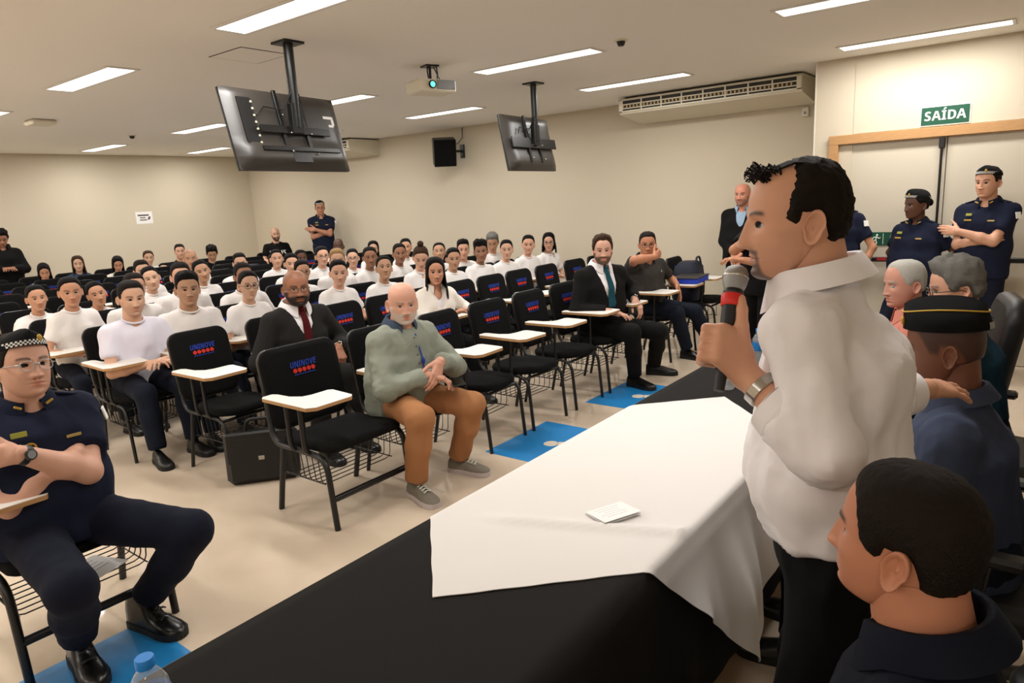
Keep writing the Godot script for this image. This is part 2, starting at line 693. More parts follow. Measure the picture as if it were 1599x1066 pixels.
const HAIRLINES := {  # angle from the front: height of the lower hair edge
	"short": [[0.0, 0.074], [0.5, 0.072], [0.85, 0.058], [1.05, 0.03], [1.2, -0.006], [1.42, -0.012], [1.5, 0.012], [1.85, 0.008], [2.1, -0.04], [2.6, -0.07], [3.15, -0.078]],
	"tied": [[0.0, 0.078], [0.5, 0.074], [0.9, 0.052], [1.15, 0.018], [1.4, 0.0], [1.55, 0.014], [1.85, 0.0], [2.1, -0.035], [2.6, -0.06], [3.15, -0.066]],
	"high": [[0.0, 0.086], [0.4, 0.09], [0.75, 0.075], [1.0, 0.04], [1.2, 0.0], [1.42, -0.012], [1.5, 0.014], [1.85, 0.008], [2.1, -0.045], [2.6, -0.075], [3.15, -0.082]],
	"long": [[0.0, 0.080], [0.4, 0.074], [0.8, 0.045], [1.05, -0.02], [1.2, -0.08], [1.5, -0.11], [3.15, -0.11]],
	"fringe": [[0.0, 0.05], [0.5, 0.045], [0.85, 0.02], [1.05, -0.04], [1.2, -0.09], [1.5, -0.11], [3.15, -0.11]],
}

func hairline(kind: String, a: float, y: float) -> float:
	var t: Array = HAIRLINES[kind]
	a = absf(a)
	for i in t.size() - 1:
		if a <= t[i + 1][0]:
			return y - lerpf(t[i][1], t[i + 1][1], (a - t[i][0]) / (t[i + 1][0] - t[i][0]))
	return y - t[-1][1]

func add_hair(mb: MB, at: Transform3D, h: Dictionary, face: Dictionary, na: int, nr: int) -> void:
	var kind: String = h.get("line", "short")
	var thick: float = h.get("thick", 0.012)
	var top: float = h.get("top", thick)
	var rough: float = h.get("rough", 0.15)
	var noise := FastNoiseLite.new()
	noise.seed = int(h.get("seed", 3))
	noise.frequency = h.get("freq", 30.0)
	noise.fractal_octaves = 2
	var bald: float = h.get("bald", 9.0)     # no hair above this height
	var thin: float = h.get("thin", 0.0)     # a bare zone on top, from the front backwards
	var ring := [0.0, 0.0, 0.0, 0.0]
	var rows := []
	for s in head_rows(nr):
		if s > 9.2:
			break
		head_ring(s, ring)
		var row := []
		for i in na:
			var u := 2.0 * i / na - 1.0
			var a := PI * u
			var p := head_base(ring, a, face)
			var m := hairline(kind, a, p.y)
			m = minf(m, bald - p.y + 0.03 * sstep(1.6, 3.0, absf(a)))
			if thin > 0.0:
				m = minf(m, thin + 0.026 - 0.26 * maxf(p.y, 0.0) - p.z + 0.004 * noise.get_noise_3dv(p))
			var k := sstep(-0.003, 0.028, m)
			var o := (p - Vector3(0, 0.01, -0.01)).normalized()
			var th := lerpf(thick, top, sstep(0.05, 0.11, p.y)) * (1.0 + rough * noise.get_noise_3dv(p * 1.0) * 2.0)
			if h.has("quiff"):
				th += h.quiff * sstep(0.9, 0.2, absf(a)) * sstep(0.07, 0.10, p.y)
			row.append(p + o * lerpf(-0.005, th, k))
		rows.append(row)
	var tmp := MB.new()
	tmp.sheet(rows, true)
	for i in tmp.v.size():
		if tmp.n[i].dot(tmp.v[i] - Vector3(0, 0.01, -0.01)) < 0.0:
			tmp.n[i] = -tmp.n[i]
	for k in na:
		tmp.n[k] = Vector3.UP
	tmp.ix.clear()
	for r in rows.size() - 1:
		for k in na:
			var k2 := (k + 1) % na
			tmp.quad(r * na + k, r * na + k2, (r + 1) * na + k2, (r + 1) * na + k)
	match h.get("tail", ""):
		"bun":
			tmp.blob(Vector3(0, 0.02, -0.125), Vector3(0.034, 0.034, 0.028), 12)
		"topknot":
			tmp.blob(Vector3(0, 0.152, -0.03), Vector3(0.036, 0.034, 0.036), 14)
			tmp.blob(Vector3(0.012, 0.165, -0.02), Vector3(0.02, 0.018, 0.02), 10)
		"pony":
			tmp.tube([Vector3(0, 0.04, -0.10), Vector3(0, 0.035, -0.14), Vector3(0, -0.03, -0.155), Vector3(0, -0.13, -0.14), Vector3(0, -0.19, -0.13)], [0.02, 0.026, 0.03, 0.022, 0.006], 10)
		"long":
			var len: float = h.get("len", 0.30)
			var open: float = h.get("open", 1.05)
			var out := []
			var steps := 12
			for j in steps + 1:
				var t := float(j) / steps
				var y := 0.055 - t * (len + 0.055)
				var w := 0.083 + 0.018 * sstep(0.0, 0.9, t)
				var d := 0.108 + 0.0 * t
				var row := []
				for i in 27:
					var q := lerpf(-1.0, 1.0, i / 26.0)
					var a := PI + q * (PI - open)
					var wave := 0.006 * sin(a * 11.0 + t * 3.0) + 0.004 * noise.get_noise_2d(a * 40.0, t * 60.0)
					var frontness := absf(q)
					row.append(Vector3((w + wave) * sin(a), y - 0.02 * sin(a * 5.0 + j) * sstep(0.85, 1.0, t), (d + wave) * cos(a) * (1.0 if cos(a) < 0.0 else 0.75) + 0.05 * sstep(0.4, 1.0, t) * sstep(0.55, 1.0, frontness)))
				out.append(row)
			tmp.shell(out, -0.010)
		"tuft":
			for i in 70:
				var q := Vector3(0.046 * sin(i * 2.4), 0.094 + 0.008 * cos(i * 1.7), 0.058 + 0.018 * cos(i * 2.9))
				var w := Vector3(0.009 * sin(i * 3.1), 0.006 * sin(i * 1.9), 0.005 * cos(i * 2.2))
				tmp.tube([q, q + w + Vector3(0, 0.014, 0.007), q + w * 1.6 + Vector3(0, 0.019, 0.014), q + w + Vector3(0, 0.012, 0.019), q + w * 0.5 + Vector3(0, 0.007, 0.012)], [0.0022, 0.0021, 0.0019, 0.0014, 0.0006], 4)
			for i in 16:
				var q := Vector3(-0.05 + 0.1 * i / 15.0, 0.113 - 0.2 * pow(-0.05 + 0.1 * i / 15.0, 2) * 10.0, 0.055)
				tmp.tube([q, q + Vector3(0, 0.013, -0.04), q + Vector3(0.004 * sin(i * 3.0), 0.008, -0.09)], [0.002, 0.0028, 0.001], 4)
		"curls":
			for i in 26:
				var a: float = noise.get_noise_1d(i * 17.0) * 5.0
				var q := Vector3(0.06 * sin(i * 2.4), 0.10 + 0.02 * cos(i * 1.7), 0.02 + 0.055 * cos(i * 2.4))
				tmp.blob(q, Vector3.ONE * (0.02 + 0.006 * sin(i * 5.0 + a)), 8)
	mb.merge(tmp, at)

func ik(a: Vector3, t: Vector3, l1: float, l2: float, hint: Vector3) -> Vector3:
	var d := t - a
	var len := minf(d.length(), (l1 + l2) * 0.999)
	var dir := d.normalized()
	var x := (l1 * l1 - l2 * l2 + len * len) / (2.0 * len)
	var h := sqrt(maxf(l1 * l1 - x * x, 0.0))
	var up := (hint - dir * hint.dot(dir)).normalized()
	return a + dir * x + up * h

func hand_limbs(bl: Blobs, wrist: Vector3, dir: Vector3, palm: Vector3, side: float, curl: Array, s := 1.0, thumb := Vector3(0.55, 0.75, 0.25), spread := 0.0) -> Array:
	# dir: towards the fingers; palm: where the palm looks; side +1: the thumb lies towards dir x palm. Returns the fingertips.
	dir = dir.normalized()
	palm = (palm - dir * palm.dot(dir)).normalized()
	var across := dir.cross(palm) * side
	var tips := []
	var kx := [0.030, 0.0105, -0.0095, -0.028]
	var klen := [0.088, 0.092, 0.087, 0.080]
	var seg := [[0.044, 0.026, 0.021], [0.049, 0.030, 0.023], [0.045, 0.028, 0.022], [0.036, 0.021, 0.019]]
	for f in 4:
		var base: Vector3 = wrist + dir * 0.012 * s + across * kx[f] * 0.55 * s
		var k: Vector3 = wrist + (dir * klen[f] + across * kx[f] - palm * (0.004 if f == 1 or f == 2 else 0.0)) * s
		bl.limb(base, k, 0.0155 * s, 0.0125 * s, 0.012)
		var p := k
		var ang := 0.0
		for j in 3:
			ang += curl[f][j] if curl[f] is Array else curl[f] * [0.9, 1.15, 0.7][j]
			var d := dir * cos(ang) + palm * sin(ang)
			d = (d + across * (1.5 - f) * spread * cos(ang)).normalized()
			var q: Vector3 = p + d * seg[f][j] * s
			bl.limb(p, q, [0.0098, 0.0090, 0.0082][j] * s * (0.9 if f == 3 else 1.0), [0.0090, 0.0082, 0.0072][j] * s * (0.9 if f == 3 else 1.0), 0.004)
			p = q
		tips.append(p)
	# thumb
	var tb := wrist + (dir * 0.022 + across * 0.024 + palm * 0.008) * s
	var td := (dir * thumb.x + across * thumb.y + palm * thumb.z).normalized()
	var t1 := tb + td * 0.042 * s
	bl.limb(wrist + (dir * 0.014 + across * 0.012) * s, tb, 0.017 * s, 0.0165 * s, 0.012)
	bl.limb(tb, t1, 0.0165 * s, 0.0118 * s, 0.010)
	var td2 := (td + dir * 0.55).normalized()
	var t2 := t1 + td2 * 0.033 * s
	bl.limb(t1, t2, 0.0112 * s, 0.0098 * s, 0.004)
	var t3 := t2 + (td2 + dir * 0.2).normalized() * 0.025 * s
	bl.limb(t2, t3, 0.0098 * s, 0.008 * s, 0.004)
	tips.append(t3)
	return tips

func shoe(parent: Node, ankle: Vector3, fwd: Vector3, m: Material, sole_m: Material, s := 1.0, high := 0.075, laces: Material = null) -> void:
	fwd.y = 0.0
	fwd = fwd.normalized()
	var b := Basis(Vector3.UP.cross(fwd), Vector3.UP, fwd)
	var o := Vector3(ankle.x, 0.0, ankle.z)
	# half widths and heights along the foot, heel at -0.075
	var rows := []
	var zs := [-0.078, -0.072, -0.05, -0.02, 0.02, 0.06, 0.10, 0.14, 0.17, 0.188, 0.195]
	var ws := [0.012, 0.030, 0.036, 0.037, 0.037, 0.041, 0.046, 0.046, 0.038, 0.022, 0.004]
	var hs := [high * 0.8, high, high + 0.01, high + 0.012, high + 0.002, 0.078, 0.064, 0.055, 0.048, 0.038, 0.026]
	for i in zs.size():
		var row := []
		for k in 14:
			var a := PI * k / 13.0
			var e := pow(maxf(sin(a), 0.0), 0.6)
			row.append(o + b * (Vector3(-cos(a) * ws[i] * (1.0 - 0.25 * sin(a) * sin(a)), 0.022 + (hs[i] - 0.022) * e, zs[i]) * s))
		rows.append(row)
	var mb := MB.new()
	mb.sheet(rows)
	for i in mb.v.size():
		if mb.n[i].dot(mb.v[i] - (o + b * Vector3(0, 0.03, 0.03))) < 0.0:
			mb.n[i] = -mb.n[i]
	mb.ix.clear()
	for r in rows.size() - 1:
		for k in 13:
			mb.quad(r * 14 + k, r * 14 + k + 1, (r + 1) * 14 + k + 1, (r + 1) * 14 + k)
	var sh := part("shoe", mb, m, parent)
	var poly := PackedVector2Array()
	for i in zs.size():
		poly.append(Vector2((ws[i] + 0.004), zs[i]) * s)
	for i in range(zs.size() - 1, -1, -1):
		poly.append(Vector2(-(ws[i] + 0.004), zs[i]) * s)
	var sb := MB.new()
	sb.slab(poly, 0.026 * s, Transform3D(b, o + Vector3(0, 0.001, 0)))
	part("sole", sb, sole_m, sh)
	if laces:
		var lb := MB.new()
		for i in 4:
			var z := 0.035 + 0.022 * i
			var y := lerpf(high, 0.067, i / 3.0) + 0.004
			lb.tube([o + b * (Vector3(-0.022, y - 0.004, z) * s), o + b * (Vector3(0, y + 0.006, z + 0.006) * s), o + b * (Vector3(0.022, y - 0.004, z + 0.012) * s)], 0.003 * s, 5)
			lb.tube([o + b * (Vector3(0.022, y - 0.004, z) * s), o + b * (Vector3(0, y + 0.006, z + 0.006) * s), o + b * (Vector3(-0.022, y - 0.004, z + 0.012) * s)], 0.003 * s, 5)
		part("laces", lb, laces, sh)

func collar(parent: Node, called: String, base: Vector3, axis: Vector3, r: float, m: Material, h := 0.04, gap := 0.35, drop := 0.035, fwd := Vector3(0, 0, 1)) -> void:
	# a shirt collar: stands up round the neck and folds down, open at the front
	axis = axis.normalized()
	fwd = (fwd - axis * fwd.dot(axis)).normalized()
	var right := axis.cross(fwd)
	var rows := []
	var n := 25
	for j in 5:
		var row := []
		for i in n:
			var q := lerpf(-1.0, 1.0, i / float(n - 1))
			var a := PI + q * (PI - gap)
			var tip := sstep(0.7, 1.0, absf(q))
			var rr: float = [r, r + 0.002, r + 0.010, r + 0.022, r + 0.032][j] + tip * [0.0, 0.0, 0.0, 0.004, 0.01][j]
			var y: float = [0.0, h, h * 1.02, h * 0.45, h * 0.2 - drop * 0.3][j] - tip * [0.0, 0.008, 0.01, drop * 0.6, drop][j]
			row.append(base + (right * sin(a) + fwd * cos(a)) * rr + axis * y)
		rows.append(row)
	var mb := MB.new()
	mb.shell(rows, 0.003)
	part(called, mb, m, parent)

func glasses(parent: Node, at: Transform3D, m: Material, big := 1.0) -> void:
	var mb := MB.new()
	for sgn in [-1.0, 1.0]:
		var p := []
		for i in 17:
			var a := TAU * i / 16.0
			p.append(at * Vector3(sgn * 0.0325 + 0.0225 * big * signf(cos(a)) * pow(absf(cos(a)), 0.7), -0.002 + 0.0165 * big * signf(sin(a)) * pow(absf(sin(a)), 0.7), 0.1035 - 0.06 * absf(sgn * 0.0325 + 0.0225 * cos(a)) * 0.25))
		mb.tube(p, 0.0018, 6, false)
		mb.tube([at * Vector3(sgn * 0.055, 0.004, 0.099), at * Vector3(sgn * 0.074, 0.004, 0.085), at * Vector3(sgn * 0.081, 0.004, 0.0), at * Vector3(sgn * 0.079, -0.006, -0.02)], 0.002, 6)
	mb.tube([at * Vector3(-0.011, 0.002, 0.106), at * Vector3(0, 0.005, 0.112), at * Vector3(0.011, 0.002, 0.106)], 0.002, 6)
	part("glasses", mb, m, parent)

func side_cap(parent: Node, at: Transform3D, tall := 0.075, piping: Material = null, plain := false) -> void:
	# the officers' boat-shaped black cap with a chequered band
	var rows := []
	var band := []
	var pipe := []
	for j in 7:
		var t := j / 6.0
		var row := []
		for i in 40:
			var a := TAU * i / 40.0
			var w := 0.089 * (1.0 - pow(t, 2.6) * 0.94)
			var d := 0.112 * (1.0 - 0.10 * t)
			var zc := -0.008
			var ridge := tall * (1.0 - 0.25 * pow(absf(cos(a)), 3.0) * t)
			row.append(at * Vector3(w * sin(a), 0.062 + 0.012 * cos(a) + ridge * t, zc + d * cos(a)))
		rows.append(row)
	for j in 2:
		var row := []
		for i in 41:
			var a := TAU * i / 40.0
			if plain:
				a = PI + (i - 20) * 0.022
			row.append(at * Vector3(0.0880 * sin(a) * (1.0 - 0.03 * j), 0.064 + 0.012 * cos(a) + 0.019 * j, -0.008 + 0.1145 * cos(a)))
		band.append(row)
	for i in 41:
		var a := TAU * i / 40.0
		pipe.append(at * Vector3(0.0895 * (1.0 - pow(0.66, 2.6) * 0.94) * sin(a) * 1.05, 0.064 + 0.012 * cos(a) + tall * 0.62 - 0.012 * cos(a) * cos(a), -0.008 + 0.1075 * cos(a)))
	var mb := MB.new()
	mb.sheet(rows, true)
	var cen := at * Vector3(0, 0.07, 0)
	for i in mb.v.size():
		if mb.n[i].dot(mb.v[i] - cen) < 0.0:
			mb.n[i] = -mb.n[i]
	mb.ix.clear()
	for r in rows.size() - 1:
		for k in 40:
			mb.quad(r * 40 + k, r * 40 + (k + 1) % 40, (r + 1) * 40 + (k + 1) % 40, (r + 1) * 40 + k)
	var cap := part("cap", mb, M.cap, parent)
	var bb := MB.new()
	bb.sheet(band)
	for i in bb.n.size():
		if bb.n[i].dot(bb.v[i] - cen) < 0.0:
			bb.n[i] = -bb.n[i]
	bb.ix.clear()
	for k in 40:
		bb.quad(k, k + 1, 41 + k + 1, 41 + k)
	part("chequered_band", bb, M.chequer, cap)
	if piping:
		var pb := MB.new()
		pb.tube(pipe, 0.0028, 6, false)
		part("piping", pb, piping, cap)
	var badge := MB.new()
	badge.blob(at * Vector3(0.028, 0.098, 0.098), Vector3(0.010, 0.014, 0.006), 8, at.basis)
	part("cap_badge", badge, M.gold, cap)

func wrinkle(mb: MB, amount: float, freq: float, seed_ := 5, stretch := Vector3(1, 0.45, 1)) -> void:
	var f := FastNoiseLite.new()
	f.seed = seed_
	f.frequency = freq
	f.fractal_type = FastNoiseLite.FRACTAL_RIDGED
	f.fractal_octaves = 2
	var out := PackedVector3Array()
	for i in mb.v.size():
		out.append(mb.v[i] + mb.n[i] * (f.get_noise_3dv(mb.v[i] * stretch) * amount))
	mb.v = out
	# fresh normals
	var nn := PackedVector3Array()
	nn.resize(out.size())
	for t in range(0, mb.ix.size(), 3):
		var a := mb.ix[t]
		var b := mb.ix[t + 1]
		var d := mb.ix[t + 2]
		var q := (out[d] - out[a]).cross(out[b] - out[a])
		nn[a] += q
		nn[b] += q
		nn[d] += q
	for i in nn.size():
		mb.n[i] = nn[i].normalized() if nn[i].length_squared() > 1e-16 else mb.n[i]

func person(d: Dictionary) -> Node3D:
	# d: head (world), turn (body), look (world point or null), sit, clothes ...
	var turn: float = d.turn
	var fw := Vector3(sin(turn), 0, cos(turn))
	var head_w: Vector3 = d.head
	var lean: float = d.get("lean", 0.10)
	var side_lean: float = d.get("side", 0.0)
	var lf := Vector3(cos(turn), 0, -sin(turn))
	var base := Vector3(head_w.x, 0, head_w.z) - fw * lean - lf * side_lean
	var root := thing("person", d.label, "person", base, turn, d.get("group", ""))
	var inv := Transform3D(Basis(Vector3.UP, turn), base).affine_inverse()
	var s: float = d.get("s", 1.0)
	var fat: float = d.get("fat", 1.0)
	var fem: bool = d.get("fem", false)
	var sit: bool = d.get("sit", true)
	var cell: float = d.get("cell", 0.018)
	var fine: bool = cell < 0.014
	var hc := inv * head_w
	var hs: float = d.get("head_s", 0.94 if fem else 1.0)
	var seat: float = d.get("seat", 0.45)
	var P := Vector3(0, seat + 0.085, d.get("hip_z", 0.0)) if sit else Vector3(0, d.get("hip", 0.94 * s), 0)
	var N: Vector3 = hc + Vector3(d.get("neck_x", 0.0), (d.get("neck_h", -0.152)) * hs, -0.04)
	var up := (N - P).normalized()
	var sw: float = (0.142 if fem else 0.168) * s * d.get("broad", 1.0)
	var chest := P.lerp(N, 0.66) + Vector3(0, 0, d.get("chest_z", 0.006))
	var belly := P.lerp(N, 0.3) + Vector3(0, 0, 0.012 + 0.05 * (fat - 1.0))
	var sh := [N + Vector3(-sw, -0.078 * s, 0.0), N + Vector3(sw, -0.078 * s, 0.0)]     # right, left
	if d.has("shrug"):
		sh[0].y += d.shrug[0]
		sh[1].y += d.shrug[1]
	var l1 := 0.285 * s
	var l2 := 0.255 * s
	var wrists := [Vector3(-0.07, seat + 0.22, 0.27), Vector3(0.07, seat + 0.22, 0.25)] if sit else [Vector3(-0.24, 0.80 * s, 0.06), Vector3(0.24, 0.80 * s, 0.06)]
	if d.has("wrist_r"): wrists[0] = inv * d.wrist_r if d.get("world_hands", false) else d.wrist_r
	if d.has("wrist_l"): wrists[1] = inv * d.wrist_l if d.get("world_hands", false) else d.wrist_l
	var hints := [d.get("hint_r", Vector3(-0.75, -0.5, -0.45)), d.get("hint_l", Vector3(0.75, -0.5, -0.45))]
	var elbows := []
	for i in 2:
		if d.has(["elbow_r", "elbow_l"][i]):
			elbows.append(inv * d[["elbow_r", "elbow_l"][i]])
			continue
		elbows.append(ik(sh[i], wrists[i], l1, l2, hints[i]))
		var reach: Vector3 = wrists[i] - elbows[i]
		wrists[i] = elbows[i] + reach.normalized() * l2
	# ---- skin
	var face: Dictionary = d.face
	var skin: Color = face.skin
	var head_b := Basis.IDENTITY
	if d.has("look"):
		var to: Vector3 = (inv * d.look) - hc
		var yaw := clampf(atan2(to.x, to.z), -1.25, 1.25)
		head_b = Basis(Vector3.UP, yaw)
	head_b = head_b * Basis(Vector3.UP, d.get("head_yaw", 0.0)) * Basis(Vector3.RIGHT, d.get("head_pitch", 0.0)) * Basis(Vector3.BACK, d.get("head_roll", 0.0))
	var head_t := Transform3D(head_b.scaled(Vector3.ONE * hs), hc)
	var body := MB.new()
	body.col = skin
	var nr: float = (0.05 if fem else 0.060) * s * d.get("neck", 1.0)
	var bl := Blobs.new()
	bl.limb(N + Vector3(0, -0.03, 0), head_t * Vector3(0, -0.045, -0.022), nr * 1.08, nr * 0.98, 0.03)
	bl.limb(N + Vector3(-0.07, -0.085, 0.0), N + Vector3(0.07, -0.085, 0.0), 0.046, 0.046, 0.03)
	bl.limb(N + Vector3(0, -0.085, 0.018), chest, 0.062 * s, 0.07 * s, 0.04, Vector3(0.75, 1, 1))
	var arm_r: float = (0.036 if fem else 0.044) * s * d.get("arms", 1.0)
	for i in 2:
		bl.limb(N + Vector3(0, -0.08, 0), sh[i] + Vector3(0, -0.012, 0), 0.038, 0.038, 0.02)
		bl.limb(sh[i] + Vector3(0, -0.012, 0), elbows[i], arm_r * 1.02, arm_r * 0.90, 0.02)
		bl.limb(elbows[i], elbows[i].lerp(wrists[i], 0.35), arm_r * 0.92, arm_r * 0.95, 0.02)
		bl.limb(elbows[i].lerp(wrists[i], 0.35), wrists[i], arm_r * 0.95, arm_r * 0.64, 0.02)
	bl.build(cell * 0.8, body)
	for i in 2:
		if d.get("no_hand", -1) == i:
			continue
		var hb := Blobs.new()
		var fdir: Vector3 = (wrists[i] - elbows[i]).normalized()
		var hd: Array = d.get("hand_r" if i == 0 else "hand_l", [])
		var hdir: Vector3 = fdir
		var palm := Vector3(0, -1, 0)
		var curl := [0.35, 0.4, 0.45, 0.5]
		var th := Vector3(0.6, 0.7, 0.3)
		var spread := 0.0
		if hd.size() > 0:
			hdir = root.global_transform.basis.inverse() * hd[0] if d.get("world_hands", false) else hd[0]
			palm = root.global_transform.basis.inverse() * hd[1] if d.get("world_hands", false) else hd[1]
			if hd.size() > 2: curl = hd[2]
			if hd.size() > 3: th = hd[3]
			if hd.size() > 4: spread = hd[4]
		hb.limb(wrists[i] - fdir * 0.03, wrists[i] + hdir * 0.015, arm_r * 0.66, arm_r * 0.58, 0.015, Vector3.ONE)
		hand_limbs(hb, wrists[i], hdir, palm, 1.0 if i == 0 else -1.0, curl, s * (0.92 if fem else 1.02), th, spread)
		hb.build(d.get("hand_cell", 0.0065 if not fine else 0.0042), body)
	add_head(body, head_t, face, d.get("face_n", 60), d.get("face_r", 52))
	part("body", body, M.skin, root, true)
	# ---- hair
	if d.has("hair"):
		var hb2 := MB.new()
		add_hair(hb2, head_t, d.hair, face, 48 if not fine else 96, 30 if not fine else 56)
		var ho := part("hair", hb2, d.hair.m, root)
	# ---- torso clothes
	var cl: String = d.get("clothes", "tee")
	var tw: float = (0.66 if fem else 0.70)
	var rp: float = (0.118 if fem else 0.120) * s * fat
	var rc: float = (0.108 if fem else 0.118) * s * (0.5 + 0.5 * fat)
	var loose: float = d.get("loose", 0.0)
	var sleeve_len: float = d.get("sleeve", 0.62 if cl in ["tee", "uniform", "polo"] else 2.0)
	var inner := Blobs.new()
	var layers := [[inner, 0.0]]
	var jacket := Blobs.new()
	if cl == "suit" or cl == "blazer":
		layers.append([jacket, 0.014])
	for lay in layers:
		var b: Blobs = lay[0]
		var ex: float = lay[1] + loose
		var low := P + Vector3(0, -0.03 if sit else d.get("hem", -0.06), 0.005)
		b.limb(low, belly, rp + 0.006 + ex, rp * (0.98 if not fem else 0.90) + ex, 0.05, Vector3(tw, 1, 1), low - up * d.get("hem_drop", 0.05), -up)
		b.limb(belly, chest, rp * (1.0 if not fem else 0.9) * (1.0 if fat <= 1.0 else 1.02) + ex, rc + ex, 0.06, Vector3(tw, 1, 1))
		b.limb(chest, N + Vector3(0, -0.10 * s, 0.0), rc + ex, 0.075 * s + ex, 0.06, Vector3(tw, 1, 1))
		if fem:
			for q in [-1.0, 1.0]:
				b.limb(chest + Vector3(q * 0.065, -0.005, 0.055), chest + Vector3(q * 0.06, 0.03, 0.04), 0.058 * s + ex, 0.05 * s + ex, 0.05)
		elif cl != "suit":
			b.limb(chest + Vector3(-0.07, 0.03, d.get("pec", 0.045)), chest + Vector3(0.07, 0.03, d.get("pec", 0.045)), 0.055 * s + ex, 0.055 * s + ex, 0.05)
		for i in 2:
			b.limb(N + Vector3(0, -0.030, -0.01), sh[i] + Vector3(0, 0.0, 0), 0.050 * s + ex, 0.054 * s + ex, 0.05)
			var sr: float = arm_r * 1.06 + 0.009 + ex * 0.5
			if lay[1] == 0.0 and layers.size() > 1:
				continue
			if sleeve_len <= 1.0:
				var end: Vector3 = sh[i].lerp(elbows[i], sleeve_len)
				var dir: Vector3 = (elbows[i] - sh[i]).normalized()
				b.limb(sh[i], end + dir * 0.06, sr * 1.10, sr * 1.16, 0.035, Vector3.ONE, end, dir)
			else:
				var cuff: float = d.get("cuff", 0.92)
				var end: Vector3 = elbows[i].lerp(wrists[i], cuff)
				var dir: Vector3 = (wrists[i] - elbows[i]).normalized()
				b.limb(sh[i], elbows[i], sr * 1.08, sr * 1.0, 0.035)
				b.limb(elbows[i], end + dir * 0.06, sr * 1.02, sr * d.get("cuff_r", 0.78), 0.025, Vector3.ONE, end, dir)
	# neck openings
	var neck_r: float = nr * d.get("collar_r", 1.16)
	var hole_dir := Vector3(0, 1.0, 0.35).normalized()
	inner.carve(N + Vector3(0, 0.030 + d.get("neckline", 0.0), 0.022), N + hole_dir * 0.25, neck_r, neck_r * 1.35, 0.006)
	if cl == "vneck" or d.get("vneck", 0.0) > 0.0:
		var vd: float = d.get("vneck", 0.12)
		inner.carve(N + Vector3(0, -0.03 - vd, 0.115), N + Vector3(0, 0.0, 0.06), 0.004, 0.058, 0.008)
	var shirt := MB.new()
	inner.build(cell, shirt)
	wrinkle(shirt, d.get("folds", 0.008), d.get("fold_freq", 6.0), int(abs(head_w.z) * 100.0) % 97)
	if d.has("folds2"):
		wrinkle(shirt, d.folds2, 13.0, 41, Vector3(0.7, 1.0, 0.7))
	part(d.get("shirt_name", "shirt"), shirt, d.shirt, root)
	if cl == "tee":
		var ring := []
		for i in 25:
			var a := TAU * i / 24.0
			ring.append(N + Vector3((neck_r + 0.001) * sin(a), 0.010 - 0.032 * maxf(cos(a), 0.0) + 0.010 * maxf(-cos(a), 0.0), 0.012 + (neck_r + 0.004) * cos(a) * 0.98))
		var nb := MB.new()
		nb.tube(ring, 0.0075, 6, false)
		part("neck_band", nb, d.shirt, root)
	if layers.size() > 1:
		var fz := 0.13 * s * fat + 0.05
		jacket.carve(belly + Vector3(0, d.get("vlow", 0.04), fz + 0.035), N + Vector3(0, -0.0, 0.085), 0.012, d.get("vwide", 0.088), 0.008)
		jacket.carve(N + Vector3(0, 0.03, 0.015), N + hole_dir * 0.25, neck_r * 1.10, neck_r * 1.5, 0.01)
		var jm := MB.new()
		jacket.build(cell, jm)
		wrinkle(jm, d.get("folds", 0.005), 5.0, 11)
		part("jacket", jm, d.jacket, root)
	if d.has("collar"):
		collar(root, "collar", N + Vector3(0, 0.0, -0.004), Vector3(0, 1, 0.22) + (head_t.origin - N) * 0.6, nr * 1.16, d.collar, d.get("collar_h", 0.042), d.get("collar_gap", 0.34))
	# ---- trousers
	var tr := Blobs.new()
	var knees := []
	var feet := [Vector3(-0.13, 0, 0.48), Vector3(0.13, 0, 0.47)] if sit else [Vector3(-0.11, 0, 0.0), Vector3(0.11, 0, 0.02)]
	if d.has("foot_r"): feet[0] = inv * d.foot_r if d.get("world_feet", false) else d.foot_r
	if d.has("foot_l"): feet[1] = inv * d.foot_l if d.get("world_feet", false) else d.foot_l
	var lr: float = (0.92 if fem else 1.0) * s * d.get("legs", 1.0)
	var hips := [P + Vector3(-0.085 * s, -0.02, 0), P + Vector3(0.085 * s, -0.02, 0)]
	tr.limb(P + Vector3(-0.07 * s, 0.02, -0.005), P + Vector3(0.07 * s, 0.02, -0.005), rp * 0.95, rp * 0.95, 0.05)
	var ankles := []
	for i in 2:
		var an: Vector3 = feet[i] + Vector3(0, 0.085 + feet[i].y * 0.0, 0)
		ankles.append(an)
		var kn := ik(hips[i], an, d.get("leg_len", 0.42) * s, d.get("leg_len", 0.42) * s, d.get("knee_r" if i == 0 else "knee_l", Vector3((-0.12 if i == 0 else 0.12), 0.6, 1.0)))
		knees.append(kn)
		tr.limb(hips[i], kn, 0.092 * lr, 0.068 * lr, 0.04)
		var hemp: Vector3 = an + Vector3(0, 0.025, 0) + (kn - an).normalized() * d.get("hem_up", 0.0)
		var dn := (an - kn).normalized()
		tr.limb(kn, kn.lerp(an, 0.4), 0.068 * lr, 0.064 * lr, 0.03)
		tr.limb(kn.lerp(an, 0.4), hemp + dn * 0.05, 0.064 * lr, d.get("hem_r", 0.058) * lr, 0.03, Vector3.ONE, hemp, dn)
	var tm := MB.new()
	tr.build(cell, tm)
	wrinkle(tm, d.get("folds", 0.006) * 0.8, 5.0, 23)
	part("trousers", tm, d.trousers, root)
